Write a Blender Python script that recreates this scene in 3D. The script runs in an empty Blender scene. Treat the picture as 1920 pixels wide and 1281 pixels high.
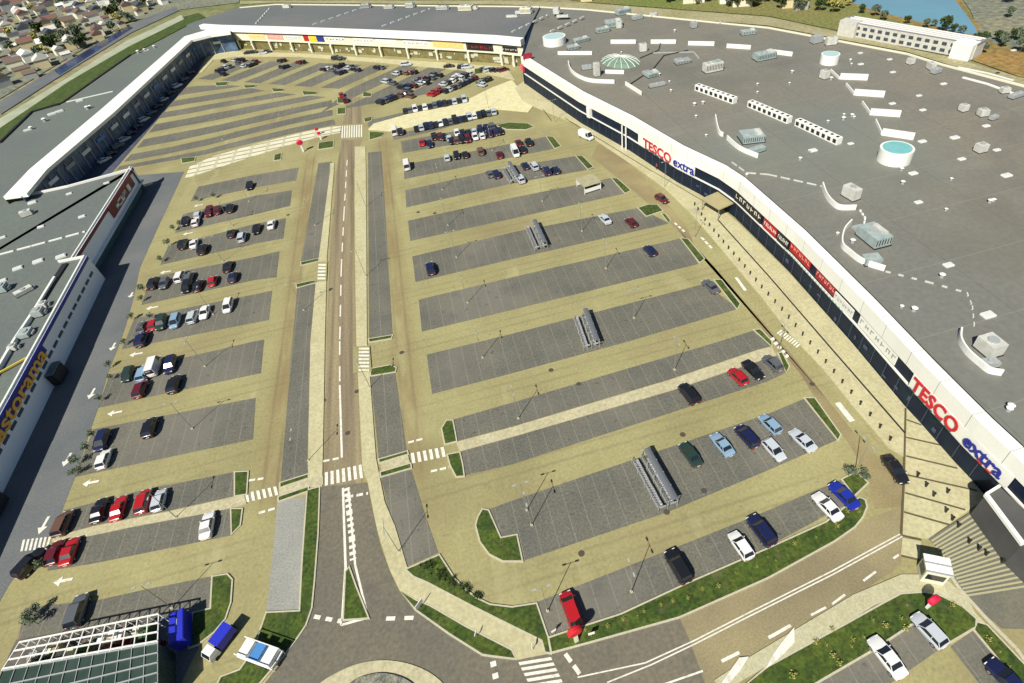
import bpy, bmesh, math, random
from mathutils import Vector, Matrix
random.seed(7)
R = math.radians
scene = bpy.context.scene
col = scene.collection

# ------------------------------------------------------------ camera, sky, sun, exposure
PPX, PPY, FOC = 1034.379, 588.573, 1058.870          # photo pixels (1920 x 1281)
CAM = Vector((26.8834, -60.0395, 75.5141))
def _ray(x, y): return Vector((x-PPX, -(y-PPY), -FOC))
_Y = _ray(659.714, -326.595).normalized()
_X = _ray(8988.2, -1442.54).normalized()
_Z = _X.cross(_Y).normalized(); _X = _Y.cross(_Z).normalized()
MW = Matrix((_X, _Y, _Z))                             # world = MW @ camera-space
def at(x, y, z=0.0):
    d = MW @ _ray(x, y); t = (z-CAM.z)/d.z
    return CAM + d*t
cd = bpy.data.cameras.new('camera'); cam = bpy.data.objects.new('camera', cd); col.objects.link(cam)
cam.matrix_world = Matrix.Translation(CAM) @ MW.to_4x4()
cd.sensor_width = 36; cd.lens = FOC/1920*36
cd.shift_x = -(PPX-960)/1920; cd.shift_y = (PPY-640.5)/1920
cd.clip_start = 0.5; cd.clip_end = 9000
scene.camera = cam
SUN_EL, SUN_AZ = 47.0, 222.0                          # azimuth clockwise from +Y, where the sun stands
w = bpy.data.worlds.new('World'); scene.world = w; w.use_nodes = True
nt = w.node_tree; sky = nt.nodes.new('ShaderNodeTexSky'); sky.sky_type = 'NISHITA'; sky.sun_disc = False
sky.sun_elevation = R(SUN_EL); sky.sun_rotation = R(SUN_AZ); sky.dust_density = 0.6; sky.ozone_density = 4.0
nt.links.new(sky.outputs[0], nt.nodes['Background'].inputs[0]); nt.nodes['Background'].inputs[1].default_value = 0.052
ld = bpy.data.lights.new('sun', 'SUN'); ld.energy = 5.0; ld.angle = R(0.5); ld.color = (1.0, 0.95, 0.85)
sun = bpy.data.objects.new('sun', ld); col.objects.link(sun)
sd = Vector((math.sin(R(SUN_AZ))*math.cos(R(SUN_EL)), math.cos(R(SUN_AZ))*math.cos(R(SUN_EL)), math.sin(R(SUN_EL))))
sun.rotation_euler = sd.to_track_quat('Z', 'Y').to_euler()
scene.view_settings.view_transform = 'Standard'; scene.view_settings.look = 'None'
scene.view_settings.exposure = 0.32; scene.view_settings.gamma = 1.0
scene.cycles.max_bounces = 5

# ------------------------------------------------------------ materials
MATS = {}
def mat(name, c, rough=0.8, c2=None, scale=0.3, detail=6, amount=1.0, metal=0.0, fine=0.0, fscale=4.0, spec=None, coat=0.0, contrast=(0.35, 0.65), stretch=None):
    if name in MATS: return MATS[name]
    m = bpy.data.materials.new(name); m.use_nodes = True; n = m.node_tree; b = n.nodes['Principled BSDF']
    b.inputs['Roughness'].default_value = rough; b.inputs['Metallic'].default_value = metal
    if spec is not None: b.inputs['Specular IOR Level'].default_value = spec
    if coat: b.inputs['Coat Weight'].default_value = coat; b.inputs['Coat Roughness'].default_value = 0.08
    b.inputs['Base Color'].default_value = (*c, 1)
    out = None
    if c2 is not None or fine:
        g = n.nodes.new('ShaderNodeNewGeometry')
        base = n.nodes.new('ShaderNodeRGB'); base.outputs[0].default_value = (*c, 1); out = base.outputs[0]
        if c2 is not None:
            t = n.nodes.new('ShaderNodeTexNoise'); t.inputs['Scale'].default_value = scale; t.inputs['Detail'].default_value = detail
            t.inputs['Roughness'].default_value = 0.6
            vec = g.outputs['Position']
            if stretch:
                vm = n.nodes.new('ShaderNodeVectorMath'); vm.operation = 'MULTIPLY'; vm.inputs[1].default_value = stretch
                n.links.new(vec, vm.inputs[0]); vec = vm.outputs[0]
            n.links.new(vec, t.inputs['Vector'])
            r = n.nodes.new('ShaderNodeMapRange'); r.inputs[1].default_value = contrast[0]; r.inputs[2].default_value = contrast[1]; r.inputs[4].default_value = amount
            n.links.new(t.outputs[0], r.inputs[0])
            mx = n.nodes.new('ShaderNodeMix'); mx.data_type = 'RGBA'; mx.inputs[7].default_value = (*c2, 1)
            n.links.new(r.outputs[0], mx.inputs[0]); n.links.new(out, mx.inputs[6]); out = mx.outputs[2]
        if fine:
            t = n.nodes.new('ShaderNodeTexNoise'); t.inputs['Scale'].default_value = fscale; t.inputs['Detail'].default_value = 3
            n.links.new(g.outputs['Position'], t.inputs['Vector'])
            r = n.nodes.new('ShaderNodeMapRange'); r.inputs[1].default_value = 0.3; r.inputs[2].default_value = 0.7
            r.inputs[3].default_value = 1-fine; r.inputs[4].default_value = 1+fine
            n.links.new(t.outputs[0], r.inputs[0])
            mx = n.nodes.new('ShaderNodeMix'); mx.data_type = 'RGBA'; mx.blend_type = 'MULTIPLY'; mx.inputs[0].default_value = 1
            n.links.new(out, mx.inputs[6]); n.links.new(r.outputs[0], mx.inputs[7]); out = mx.outputs[2]
        n.links.new(out, b.inputs['Base Color'])
    m['_out'] = 1
    MATS[name] = m
    return m
def add_lines(m, axis, pitch, width, col3, fac=0.5, off=0.0):
    """thin painted/laid lines every PITCH metres of world AXIS in a ground material"""
    n = m.node_tree; b = n.nodes['Principled BSDF']; src = b.inputs['Base Color'].links[0].from_socket
    g = n.nodes.new('ShaderNodeNewGeometry'); s = n.nodes.new('ShaderNodeSeparateXYZ'); n.links.new(g.outputs['Position'], s.inputs[0])
    a = n.nodes.new('ShaderNodeMath'); a.operation = 'ADD'; a.inputs[1].default_value = off; n.links.new(s.outputs[axis], a.inputs[0])
    p = n.nodes.new('ShaderNodeMath'); p.operation = 'PINGPONG'; p.inputs[1].default_value = pitch/2; n.links.new(a.outputs[0], p.inputs[0])
    c = n.nodes.new('ShaderNodeMath'); c.operation = 'LESS_THAN'; c.inputs[1].default_value = width/2; n.links.new(p.outputs[0], c.inputs[0])
    f = n.nodes.new('ShaderNodeMath'); f.operation = 'MULTIPLY'; f.inputs[1].default_value = fac; n.links.new(c.outputs[0], f.inputs[0])
    mx = n.nodes.new('ShaderNodeMix'); mx.data_type = 'RGBA'; mx.inputs[7].default_value = (*col3, 1)
    n.links.new(f.outputs[0], mx.inputs[0]); n.links.new(src, mx.inputs[6]); n.links.new(mx.outputs[2], b.inputs['Base Color'])
def stain(m, colr, scale, lo, hi, amt, stretch=None, detail=4):
    n = m.node_tree; b = n.nodes['Principled BSDF']; src = b.inputs['Base Color'].links[0].from_socket
    g = n.nodes.new('ShaderNodeNewGeometry'); vec = g.outputs['Position']
    vm = n.nodes.new('ShaderNodeVectorMath'); vm.operation = 'MULTIPLY_ADD'; vm.inputs[1].default_value = stretch or (1, 1, 1); vm.inputs[2].default_value = (scale*91, 37, 5)
    n.links.new(vec, vm.inputs[0]); t = n.nodes.new('ShaderNodeTexNoise'); t.inputs['Scale'].default_value = scale; t.inputs['Detail'].default_value = detail; n.links.new(vm.outputs[0], t.inputs['Vector'])
    r = n.nodes.new('ShaderNodeMapRange'); r.inputs[1].default_value = lo; r.inputs[2].default_value = hi; r.inputs[4].default_value = amt; n.links.new(t.outputs[0], r.inputs[0])
    mx = n.nodes.new('ShaderNodeMix'); mx.data_type = 'RGBA'; mx.inputs[7].default_value = (*colr, 1)
    n.links.new(r.outputs[0], mx.inputs[0]); n.links.new(src, mx.inputs[6]); n.links.new(mx.outputs[2], b.inputs['Base Color'])
def band(m, axis, centre, half, colr, amt, period=None, nscale=.25, stretch=(1, 1, 1), lim=None):
    """wear worn into the surface along a driven line: axis position within half of centre (periodic if PERIOD), broken up by noise"""
    n = m.node_tree; b = n.nodes['Principled BSDF']; src = b.inputs['Base Color'].links[0].from_socket
    def mth(op, a, c=None, cl=False):
        q = n.nodes.new('ShaderNodeMath'); q.operation = op; q.use_clamp = cl
        for i, v in enumerate((a, c)):
            if v is None: continue
            if hasattr(v, 'is_linked') or hasattr(v, 'node'): n.links.new(v, q.inputs[i])
            else: q.inputs[i].default_value = v
        return q.outputs[0]
    g = n.nodes.new('ShaderNodeNewGeometry'); sp = n.nodes.new('ShaderNodeSeparateXYZ'); n.links.new(g.outputs['Position'], sp.inputs[0])
    d = mth('SUBTRACT', sp.outputs[axis], centre)
    d = mth('PINGPONG', d, period/2) if period else mth('ABSOLUTE', d)
    if isinstance(half, tuple): d = mth('ABSOLUTE', mth('SUBTRACT', d, half[0])); h = half[1]
    else: h = half
    f = mth('SUBTRACT', 1.0, mth('DIVIDE', d, h), True)
    if lim:
        e = mth('ABSOLUTE', mth('SUBTRACT', sp.outputs[1-axis], (lim[0]+lim[1])/2)); f = mth('MULTIPLY', f, mth('DIVIDE', mth('SUBTRACT', (lim[1]-lim[0])/2, e), 6.0, True))
    vm = n.nodes.new('ShaderNodeVectorMath'); vm.operation = 'MULTIPLY'; vm.inputs[1].default_value = stretch; n.links.new(g.outputs['Position'], vm.inputs[0])
    t = n.nodes.new('ShaderNodeTexNoise'); t.inputs['Scale'].default_value = nscale; t.inputs['Detail'].default_value = 4; n.links.new(vm.outputs[0], t.inputs['Vector'])
    r = n.nodes.new('ShaderNodeMapRange'); r.inputs[1].default_value = .35; r.inputs[2].default_value = .6; r.inputs[3].default_value = .25; n.links.new(t.outputs[0], r.inputs[0])
    f = mth('MULTIPLY', mth('MULTIPLY', f, r.outputs[0]), amt)
    mx = n.nodes.new('ShaderNodeMix'); mx.data_type = 'RGBA'; mx.inputs[7].default_value = (*colr, 1)
    n.links.new(f, mx.inputs[0]); n.links.new(src, mx.inputs[6]); n.links.new(mx.outputs[2], b.inputs['Base Color'])
M = mat
yard = M('yard_concrete', (.335, .308, .140), .9, (.245, .22, .098), .05, 6, .85, fine=.13, fscale=2.2)
for xc, h_ in ((-11.2, 3.2), (11.5, 3.2)):
    band(yard, 0, xc, h_, (.22, .155, .07), .8, stretch=(1, .3, 1), lim=(-8, 125))
    band(yard, 0, xc, (1.1, .45), (.12, .09, .05), .45, stretch=(1, .2, 1), lim=(-8, 125))
band(yard, 1, 23.0, (1.0, .4), (.16, .13, .07), .4, period=16.45, stretch=(.25, 1, 1))
stain(yard, (.20, .155, .08), .035, .52, .72, .55); stain(yard, (.17, .15, .09), .9, .64, .72, .4); stain(yard, (.45, .42, .22), .25, .6, .75, .35, (1, .25, 1))
bay = M('bay_paving', (.145, .140, .105), .9, (.105, .104, .085), .10, 6, .9, fine=.26, fscale=3.0)
stain(bay, (.19, .175, .14), .045, .5, .65, .5); stain(bay, (.05, .05, .05), .8, .63, .70, .5); stain(bay, (.09, .09, .085), .22, .55, .75, .5)
add_lines(bay, 0, 2.5, .12, (.36, .35, .30), .24)
add_lines(bay, 1, 5.0, .12, (.26, .25, .22), .12)
baylight = M('bay_paving_pale', (.30, .30, .255), .9, (.23, .235, .22), .12, 5, .9, fine=.2)
asph = M('asphalt', (.125, .116, .088), .85, (.165, .145, .10), .06, 5, .9, fine=.18, fscale=2.0)
roadm = M('road_worn', (.17, .135, .085), .85, (.31, .255, .14), .55, 5, 1., fine=.14, fscale=2.2, stretch=(1, .03, 1))
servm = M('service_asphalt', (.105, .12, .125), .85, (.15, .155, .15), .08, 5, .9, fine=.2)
pave = M('pavement_pale', (.49, .455, .27), .9, (.41, .375, .21), .15, 5, .8, fine=.14, fscale=2.0)
walk = M('walkway_paving', (.46, .425, .27), .9, (.39, .355, .21), .2, 5, .8, fine=.18, fscale=2.0)
stain(pave, (.34, .30, .16), .3, .58, .75, .5); stain(roadm, (.10, .08, .055), .12, .58, .75, .5, (1, .2, 1)); stain(asph, (.085, .08, .075), .5, .55, .75, .5)
band(roadm, 0, -.3, (1.9, .5), (.075, .06, .04), .5, stretch=(1, .1, 1))
kerbm = M('kerb_stone', (.46, .43, .31), .85, fine=.12)
white = M('white_marking', (.72, .70, .60), .7, (.42, .39, .30), 1.6, 4, .8, fine=.12, fscale=2.5, contrast=(.5, .75))
grassm = M('grass_blades', (.026, .056, .005), .95, (.07, .098, .010), .35, 6, .9, fine=.5, fscale=2.4)
stain(grassm, (.14, .12, .05), .5, .6, .78, .5)
grassy = M('dry_grass', (.13, .17, .03), .95, (.20, .17, .06), .03, 6, .9, fine=.35, fscale=.8)
fieldm = M('field', (.13, .155, .045), .95, (.27, .235, .13), .012, 8, 1., fine=.3, fscale=.25)
dirtm = M('dirt_track', (.36, .32, .19), .95, (.24, .23, .10), .05, 6, .8, fine=.25, fscale=.8)
orangem = M('orange_scrub', (.28, .17, .05), .95, (.16, .14, .04), .05, 6, .9, fine=.35, fscale=.6)
scrub = M('grey_scrub', (.21, .20, .13), .95, (.12, .15, .12), .03, 8, .9, fine=.4, fscale=.5)
roof_r = M('roof_membrane_brown', (.195, .178, .135), .85, (.155, .158, .138), .016, 6, .9, fine=.09, fscale=1.2)
stain(roof_r, (.12, .115, .095), .05, .52, .7, .5); stain(roof_r, (.25, .235, .19), .12, .62, .75, .35, (.3, 1, 1)); stain(roof_r, (.16, .19, .17), .009, .5, .62, .6)
add_lines(roof_r, 1, 14.0, .22, (.26, .25, .21), .35); add_lines(roof_r, 0, 18.0, .22, (.10, .10, .09), .4)
roof_b = M('roof_membrane_grey', (.155, .155, .15), .85, (.125, .13, .135), .03, 6, .9, fine=.09, fscale=1.0)
stain(roof_b, (.11, .13, .125), .02, .48, .6, .6)
roof_l = M('roof_membrane_green', (.125, .150, .125), .85, (.115, .13, .125), .04, 6, .9, fine=.10, fscale=1.4)
capm = M('white_cladding', (.82, .82, .74), .6, (.74, .74, .66), .2, 5, .5)
whit = M('white_metal', (.78, .78, .72), .5, fine=.05)
navy = M('navy_glazing', (.006, .010, .030), .5, (.008, .022, .036), .4, 4, .8, spec=.2)
dark = M('dark_trim', (.02, .02, .022), .6)
bluecl = M('pale_blue_cladding', (.84, .88, .88), .6, (.78, .84, .86), .15, 4, .6)
tealg = M('teal_glazing', (.06, .12, .13), .3, (.10, .17, .17), .5, 4, .8)
beige = M('beige_render', (.60, .52, .30), .85, fine=.08)
cream = M('cream_render', (.68, .66, .50), .85, fine=.08)
olive = M('olive_glazing', (.13, .115, .045), .5, (.22, .19, .07), .5, 4, .9)
greym = M('grey_metal', (.34, .36, .35), .5, fine=.1)
tealm = M('galvanised_teal', (.36, .43, .41), .45, (.25, .31, .30), .8, 4, .8)
steel = M('post_steel', (.24, .23, .18), .5)
blackm = M('bollard_black', (.02, .02, .02), .6)
redm = M('sign_red', (.55, .012, .02), .5)
crim = M('crimson', (.62, .01, .05), .5)
bluem = M('container_blue', (.02, .03, .45), .45, fine=.1)
blue2 = M('sign_blue', (.012, .02, .25), .5)
lblue = M('light_blue', (.06, .22, .5), .5)
oran = M('letter_orange', (.80, .42, .05), .5)
maroon = M('sign_maroon', (.16, .008, .01), .5)
yelm = M('yellow_paint', (.65, .50, .06), .6)
aqua = M('aqua_membrane', (.16, .42, .42), .5, (.22, .5, .48), .6, 4, .8)
greeng = M('green_glass_roof', (.12, .20, .14), .4, (.2, .28, .2), .5, 4, .8)
dglass = M('greenhouse_glass', (.03, .055, .04), .25, (.05, .075, .06), .4, 4, .8)
glassm = M('car_glass', (.015, .018, .022), .08, spec=.8)
tyrem = M('tyre_rubber', (.015, .015, .015), .9)
rimm = M('wheel_rim', (.45, .45, .45), .35, metal=.6)
headm = M('headlight_lens', (.75, .75, .72), .15)
tailm = M('tail_light_lens', (.4, .01, .01), .2)
barkm = M('bark', (.12, .085, .05), .9)
leafd = M('leaves_dark', (.03, .055, .012), .9, (.06, .085, .02), 1.2, 3, 1.)
leafg = M('leaves_grey_green', (.075, .11, .06), .9, (.14, .17, .10), 1.5, 3, 1.)
leafy = M('leaves_yellow', (.30, .30, .06), .9, (.42, .38, .12), 1.5, 3, 1.)
waterm = M('pond_water', (.15, .32, .40), .12, (.14, .27, .33), .03, 4, .8)
canopym = M('trolley_canopy_shade', (.13,.14,.15), .4)  # canopy tone darkened to paint in the shadow strip beside the trolleys
skin = M('skin', (.45, .28, .2), .6)
boards = [M('board_%s' % k, c, .6) for k, c in dict(white=(.72,.72,.66), pink=(.75,.32,.26), cream=(.8,.6,.3), yellow=(.75,.58,.02), blue=(.02,.03,.2), red=(.4,.01,.01), amber=(.85,.55,.18), black=(.015,.012,.012), pale=(.62,.70,.66)).items()]
BW, BP, BC, BY, BB, BR, BA, BK, BPA = boards

# ------------------------------------------------------------ mesh builder
class MB:
    def __init__(s): s.v = []; s.f = []; s.m = []; s.smooth = False; s.cur = 0
    def poly(s, pts, flip=False):
        i = len(s.v); s.v += [tuple(p) for p in pts]; f = list(range(i, i+len(pts)))
        s.f.append(f[::-1] if flip else f); s.m.append(s.cur); return s
    def prism(s, pts, z0, z1, bottom=False):
        """pts: xy outline, any winding"""
        a = sum(pts[i][0]*pts[(i+1) % len(pts)][1]-pts[(i+1) % len(pts)][0]*pts[i][1] for i in range(len(pts)))
        if a < 0: pts = pts[::-1]
        n = len(pts); i = len(s.v)
        s.v += [(p[0], p[1], z0) for p in pts]+[(p[0], p[1], z1) for p in pts]
        s.f.append(list(range(i+n, i+2*n))); s.m.append(s.cur)
        for k in range(n):
            s.f.append([i+k, i+(k+1) % n, i+n+(k+1) % n, i+n+k]); s.m.append(s.cur)
        if bottom: s.f.append(list(range(i, i+n))[::-1]); s.m.append(s.cur)
        return s
    def box(s, c, d, rz=0.0, mtx=None):
        x, y, z = d[0]/2, d[1]/2, d[2]/2; cs, sn = math.cos(rz), math.sin(rz); i = len(s.v)
        for k in ((-1,-1,-1),(1,-1,-1),(1,1,-1),(-1,1,-1),(-1,-1,1),(1,-1,1),(1,1,1),(-1,1,1)):
            px, py, pz = k[0]*x, k[1]*y, k[2]*z
            s.v.append((c[0]+cs*px-sn*py, c[1]+sn*px+cs*py, c[2]+pz))
        for f in ((0,3,2,1),(4,5,6,7),(0,1,5,4),(1,2,6,5),(2,3,7,6),(3,0,4,7)):
            s.f.append([i+q for q in f]); s.m.append(s.cur)
        return s
    def tube(s, a, b, r, n=6, r2=None):
        a = Vector(a); b = Vector(b); r2 = r if r2 is None else r2
        q = (b-a).to_track_quat('Z', 'Y'); i = len(s.v)
        for P, rr in ((a, r), (b, r2)):
            for k in range(n):
                t = 2*math.pi*k/n; s.v.append(tuple(P+q @ Vector((math.cos(t)*rr, math.sin(t)*rr, 0))))
        for k in range(n):
            s.f.append([i+k, i+(k+1) % n, i+n+(k+1) % n, i+n+k]); s.m.append(s.cur)
        s.f.append(list(range(i+n, i+2*n))); s.m.append(s.cur); s.f.append(list(range(i, i+n))[::-1]); s.m.append(s.cur)
        return s
    def bar(s, a, b, wdt, h, z=None):
        """box along a->b (xy), centred at height"""
        a = Vector(a); b = Vector(b); d = b-a
        return s.box(((a.x+b.x)/2, (a.y+b.y)/2, z if z is not None else (a.z+b.z)/2), (d.xy.length, wdt, h), math.atan2(d.y, d.x))
    def loft(s, rings, cap=True, closed=True):
        i0 = len(s.v); n = len(rings[0])
        for r in rings: s.v += [tuple(p) for p in r]
        for j in range(len(rings)-1):
            for k in range(n if closed else n-1):
                a = i0+j*n+k; b = i0+j*n+(k+1) % n
                s.f.append([a, b, b+n, a+n]); s.m.append(s.cur)
        if cap:
            s.f.append([i0+k for k in range(n)][::-1]); s.m.append(s.cur)
            s.f.append([i0+(len(rings)-1)*n+k for k in range(n)]); s.m.append(s.cur)
        return s
    def mesh(s, name, mats):
        me = bpy.data.meshes.new(name); me.from_pydata(s.v, [], s.f)
        for m in (mats if isinstance(mats, (list, tuple)) else [mats]): me.materials.append(m)
        if any(s.m): me.polygons.foreach_set('material_index', s.m)
        if s.smooth:
            me.polygons.foreach_set('use_smooth', [True]*len(me.polygons))
            try: me.set_sharp_from_angle(angle=R(38))
            except Exception: pass
        me.update(); return me
    def obj(s, name, mats, parent=None, loc=None, rz=0):
        o = bpy.data.objects.new(name, s.mesh(name, mats)); col.objects.link(o)
        if parent: o.parent = parent
        if loc is not None: o.location = loc
        if rz: o.rotation_euler.z = rz
        return o
def tag(o, label=None, cat=None, group=None, kind=None):
    if label: o['label'] = label
    if cat: o['category'] = cat
    if group: o['group'] = group
    if kind: o['kind'] = kind
    return o
def empty(name, loc, rz=0.0, label=None, cat=None, group=None):
    o = bpy.data.objects.new(name, None); col.objects.link(o); o.location = loc; o.rotation_euler.z = rz; o.empty_display_size = .3
    return tag(o, label, cat, group)
def copy_tree(o, parent=None):
    c = o.copy(); col.objects.link(c)
    if parent: c.parent = parent
    for ch in o.children: copy_tree(ch, c)
    return c
ZI = [0]
def lift(): ZI[0] += 1; return (ZI[0] % 40)*.00035
def W(ps, z=0.0): return [at(x, y, z) for x, y in ps]
def sheet(name, ps, z, m, world=False, kind='structure'):
    z = z+(lift()*.25 if z > .005 else 0)
    P = [Vector((p[0], p[1], z)) for p in (ps if world else W(ps, z))]
    a = sum(P[i].x*P[(i+1) % len(P)].y-P[(i+1) % len(P)].x*P[i].y for i in range(len(P)))
    if a < 0: P = P[::-1]
    o = MB().poly(P).obj(name, m); o['kind'] = kind; return o
def slab(name, ps, z, m, world=False, kind='structure', z0=-.05):
    z = z+lift()*1.2
    P = [(p[0], p[1]) for p in (ps if world else W(ps, z))]
    o = MB().prism(P, z0, z).obj(name, m); o['kind'] = kind; return o
def smooth_px(ps, n=4):
    """Catmull-Rom through open polyline"""
    out = []
    for i in range(len(ps)-1):
        p0 = ps[max(i-1, 0)]; p1 = ps[i]; p2 = ps[i+1]; p3 = ps[min(i+2, len(ps)-1)]
        for k in range(n):
            t = k/n
            out.append(tuple(.5*((2*p1[j])+(-p0[j]+p2[j])*t+(2*p0[j]-5*p1[j]+4*p2[j]-p3[j])*t*t+(-p0[j]+3*p1[j]-3*p2[j]+p3[j])*t**3) for j in (0, 1)))
    out.append(ps[-1]); return out
def expand(P, d):
    n = len(P); c = []
    a = sum(P[i][0]*P[(i+1) % n][1]-P[(i+1) % n][0]*P[i][1] for i in range(n))
    if a < 0: P = P[::-1]
    for i in range(n):
        p0, p1, p2 = P[i-1], P[i], P[(i+1) % n]
        e1 = Vector((p1[0]-p0[0], p1[1]-p0[1])); e2 = Vector((p2[0]-p1[0], p2[1]-p1[1]))
        if e1.length < 1e-6 or e2.length < 1e-6: c.append((p1[0], p1[1])); continue
        e1.normalize(); e2.normalize()
        n1 = Vector((e1.y, -e1.x)); n2 = Vector((e2.y, -e2.x)); m_ = n1+n2
        if m_.length < .2: m_ = n1
        m_ = m_/max(m_.length_squared/2, .5)
        c.append((p1[0]+m_.x*d, p1[1]+m_.y*d))
    return c
def island(ps, world=False, kerb=.28):
    P = [(p[0], p[1]) for p in (ps if world else W(ps, .12))]
    k = MB().prism(expand(P, kerb), -.05, .155+lift()*.5).obj('kerb', kerbm); k['kind'] = 'structure'
    g = MB().prism(P, .0, .178).obj('grass', grassm); g['kind'] = 'stuff'
    return P

# ------------------------------------------------------------ terrain and yard
sheet('ground', [(-3000, -1500), (3500, -1500), (3500, 5000), (-3000, 5000)], -.35, fieldm, True)
sheet('car_park', [(-78, -95), (125, -95), (125, 150), (60, 215), (-60, 300), (-100, 300)], -.02, yard, True)
BAY = []
def bays(top, bot, m=bay, nm='parking_bays'):
    sheet(nm, list(top)+list(bot)[::-1], .012, m)
# right block
bays([(760,357),(960,312),(1090,291)], [(762,389),(960,344),(1115,316)])
bays([(765,414),(960,371),(1145,334)], [(769,452),(960,410),(1175,362)])
bays([(773,481),(960,436),(1197,390)], [(779,529),(960,486),(1256,419)])
bays([(785,562),(960,520),(1277,447)], [(791,622),(960,581),(1310,495)])
bays([(800,665),(960,626),(1322,532)], [(810,739),(960,700),(1180,640),(1385,579)])
bays([(849,787),(960,755),(1350,640),(1415,619)], [(855,828),(960,800),(1257,711),(1422,655),(1447,649)])
bays([(862,847),(960,820),(1262,732),(1440,672),(1457,667)], [(870,892),(960,871),(1440,715),(1478,697)])
bays([(916,955),(960,939),(1440,776),(1510,747)], [(928,985),(938,1008),(968,1002),(980,1052),(1253,960),(1440,882),(1572,824)])
bays([(1007,1129),(1405,972),(1440,957),(1579,899)], [(1028,1193),(1165,1150),(1295,1088),(1440,1025),(1598,940)])
bays([(751,265),(930,232),(940,231)], [(755,287),(900,262),(945,252)])
bays([(757,309),(900,281),(1025,256)], [(758,336),(900,307),(1052,276)])
sheet('parking_bays', [(735,252),(800,240),(925,207),(932,214),(800,249),(738,262)], .012, bay)
sheet('parking_bays', [(690,226),(760,210),(872,183),(880,190),(770,222),(690,238)], .012, bay)
# road side strips
bays([(597,306),(622,303)], [(590,330),(564,492),(597,484),(617,330)][0:0]+[(564,492),(597,484)])
bays([(557,541),(591,530)], [(526,905),(577,889)])
bays([(521,939),(572,932)], [(500,1146),(564,1144)], baylight)
bays([(690,286),(715,284)], [(692,634),(736,627)])
bays([(695,706),(741,699)], [(710,860),(762,845)])
sheet('parking_bays', [(714,893),(771,881),(783,920),(795,960),(822,1037),(763,1063),(730,960)], .012, bay)
# left block
bays([(372,350),(478,328),(560,314)], [(357,378),(478,352),(555,338)])
bays([(343,402),(478,367),(547,357)], [(328,437),(478,402),(544,386)])
bays([(315,462),(478,420),(536,409)], [(300,497),(478,457),(531,447)])
bays([(282,520),(478,482),(524,471)], [(265,572),(478,525),(518,520)])
bays([(252,597),(478,552),(510,545)], [(228,655),(478,605),(504,600)])
bays([(205,703),(478,640),(495,637)], [(184,765),(478,702),(489,700)])
bays([(175,805),(479,746)], [(139,895),(474,824)])
bays([(120,957),(275,917),(440,885)], [(100,1006),(175,986),(312,959),(441,930)])
bays([(97,1018),(175,1004),(250,988),(375,965),(434,953)], [(88,1071),(175,1057),(434,1004)])
bays([(47,1140),(185,1125),(275,1105),(396,1081)], [(30,1215),(200,1185),(300,1160),(396,1141)])
# upper left lot : light lane lines, grey between
LN = [[(330,163),(360,156),(400,156),(434,160)],
      [(318,186),(340,182),(434,167),(456,162)],
      [(307,206),(340,200),(434,185),(505,172)],
      [(296,226),(340,219),(434,200),(527,185),(566,178)],
      [(275,254),(340,241),(434,224),(527,202),(622,183)],
      [(252,283),(340,267),(434,245),(527,222),(623,201)],
      [(228,308),(368,282),(434,263),(527,240),(624,220)],
      [(215,322),(330,302),(400,290),(527,258),(630,236)]]
def resample(ps, n):
    L = [0]
    for a, b in zip(ps, ps[1:]): L.append(L[-1]+math.dist(a, b))
    out = []
    for k in range(n):
        d = L[-1]*k/(n-1); i = 0
        while i < len(L)-2 and L[i+1] < d: i += 1
        t = (d-L[i])/(L[i+1]-L[i]); out.append((ps[i][0]+(ps[i+1][0]-ps[i][0])*t, ps[i][1]+(ps[i+1][1]-ps[i][1])*t))
    return out
for a, b in zip(LN, LN[1:]):
    A = resample(a, 6); B = resample(b, 6)
    T = [(p[0]+(q[0]-p[0])*.25, p[1]+(q[1]-p[1])*.25) for p, q in zip(A, B)]
    Bt = [(p[0]+(q[0]-p[0])*.82, p[1]+(q[1]-p[1])*.82) for p, q in zip(A, B)]
    bays(T, Bt)
# slanting rows at the top
u = Vector((math.cos(R(38)), math.sin(R(38)), 0)); nrm = Vector((-u.y, u.x, 0))
def isect(P, d, A, B):
    e = B-A; den = d.x*e.y-d.y*e.x; t = ((A.x-P.x)*e.y-(A.y-P.y)*e.x)/den; return P+d*t
LA, LB = at(398, 150), at(640, 167); UA, UB = at(440, 112), at(915, 131)
LC, LD = at(690, 196), at(860, 166)
rot_rows = []
for k in range(-3, 9):
    P = at(640, 150)+nrm*(k*13.6-3.0)
    ends = []
    for off in (-4.4, 4.4):
        Q = P+nrm*off; lo = isect(Q, u, LA, LB)
        if lo.x > 1: lo = isect(Q, u, LC, LD)
        hi = isect(Q, u, UA, UB); ends.append((lo, hi))
    if (ends[0][1]-ends[0][0]).dot(u) > 6 and ends[0][0].x > -66 and ends[1][0].x < 46:
        sheet('parking_bays', [ends[0][0], ends[0][1], ends[1][1], ends[1][0]], .012, bay, True)
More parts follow.
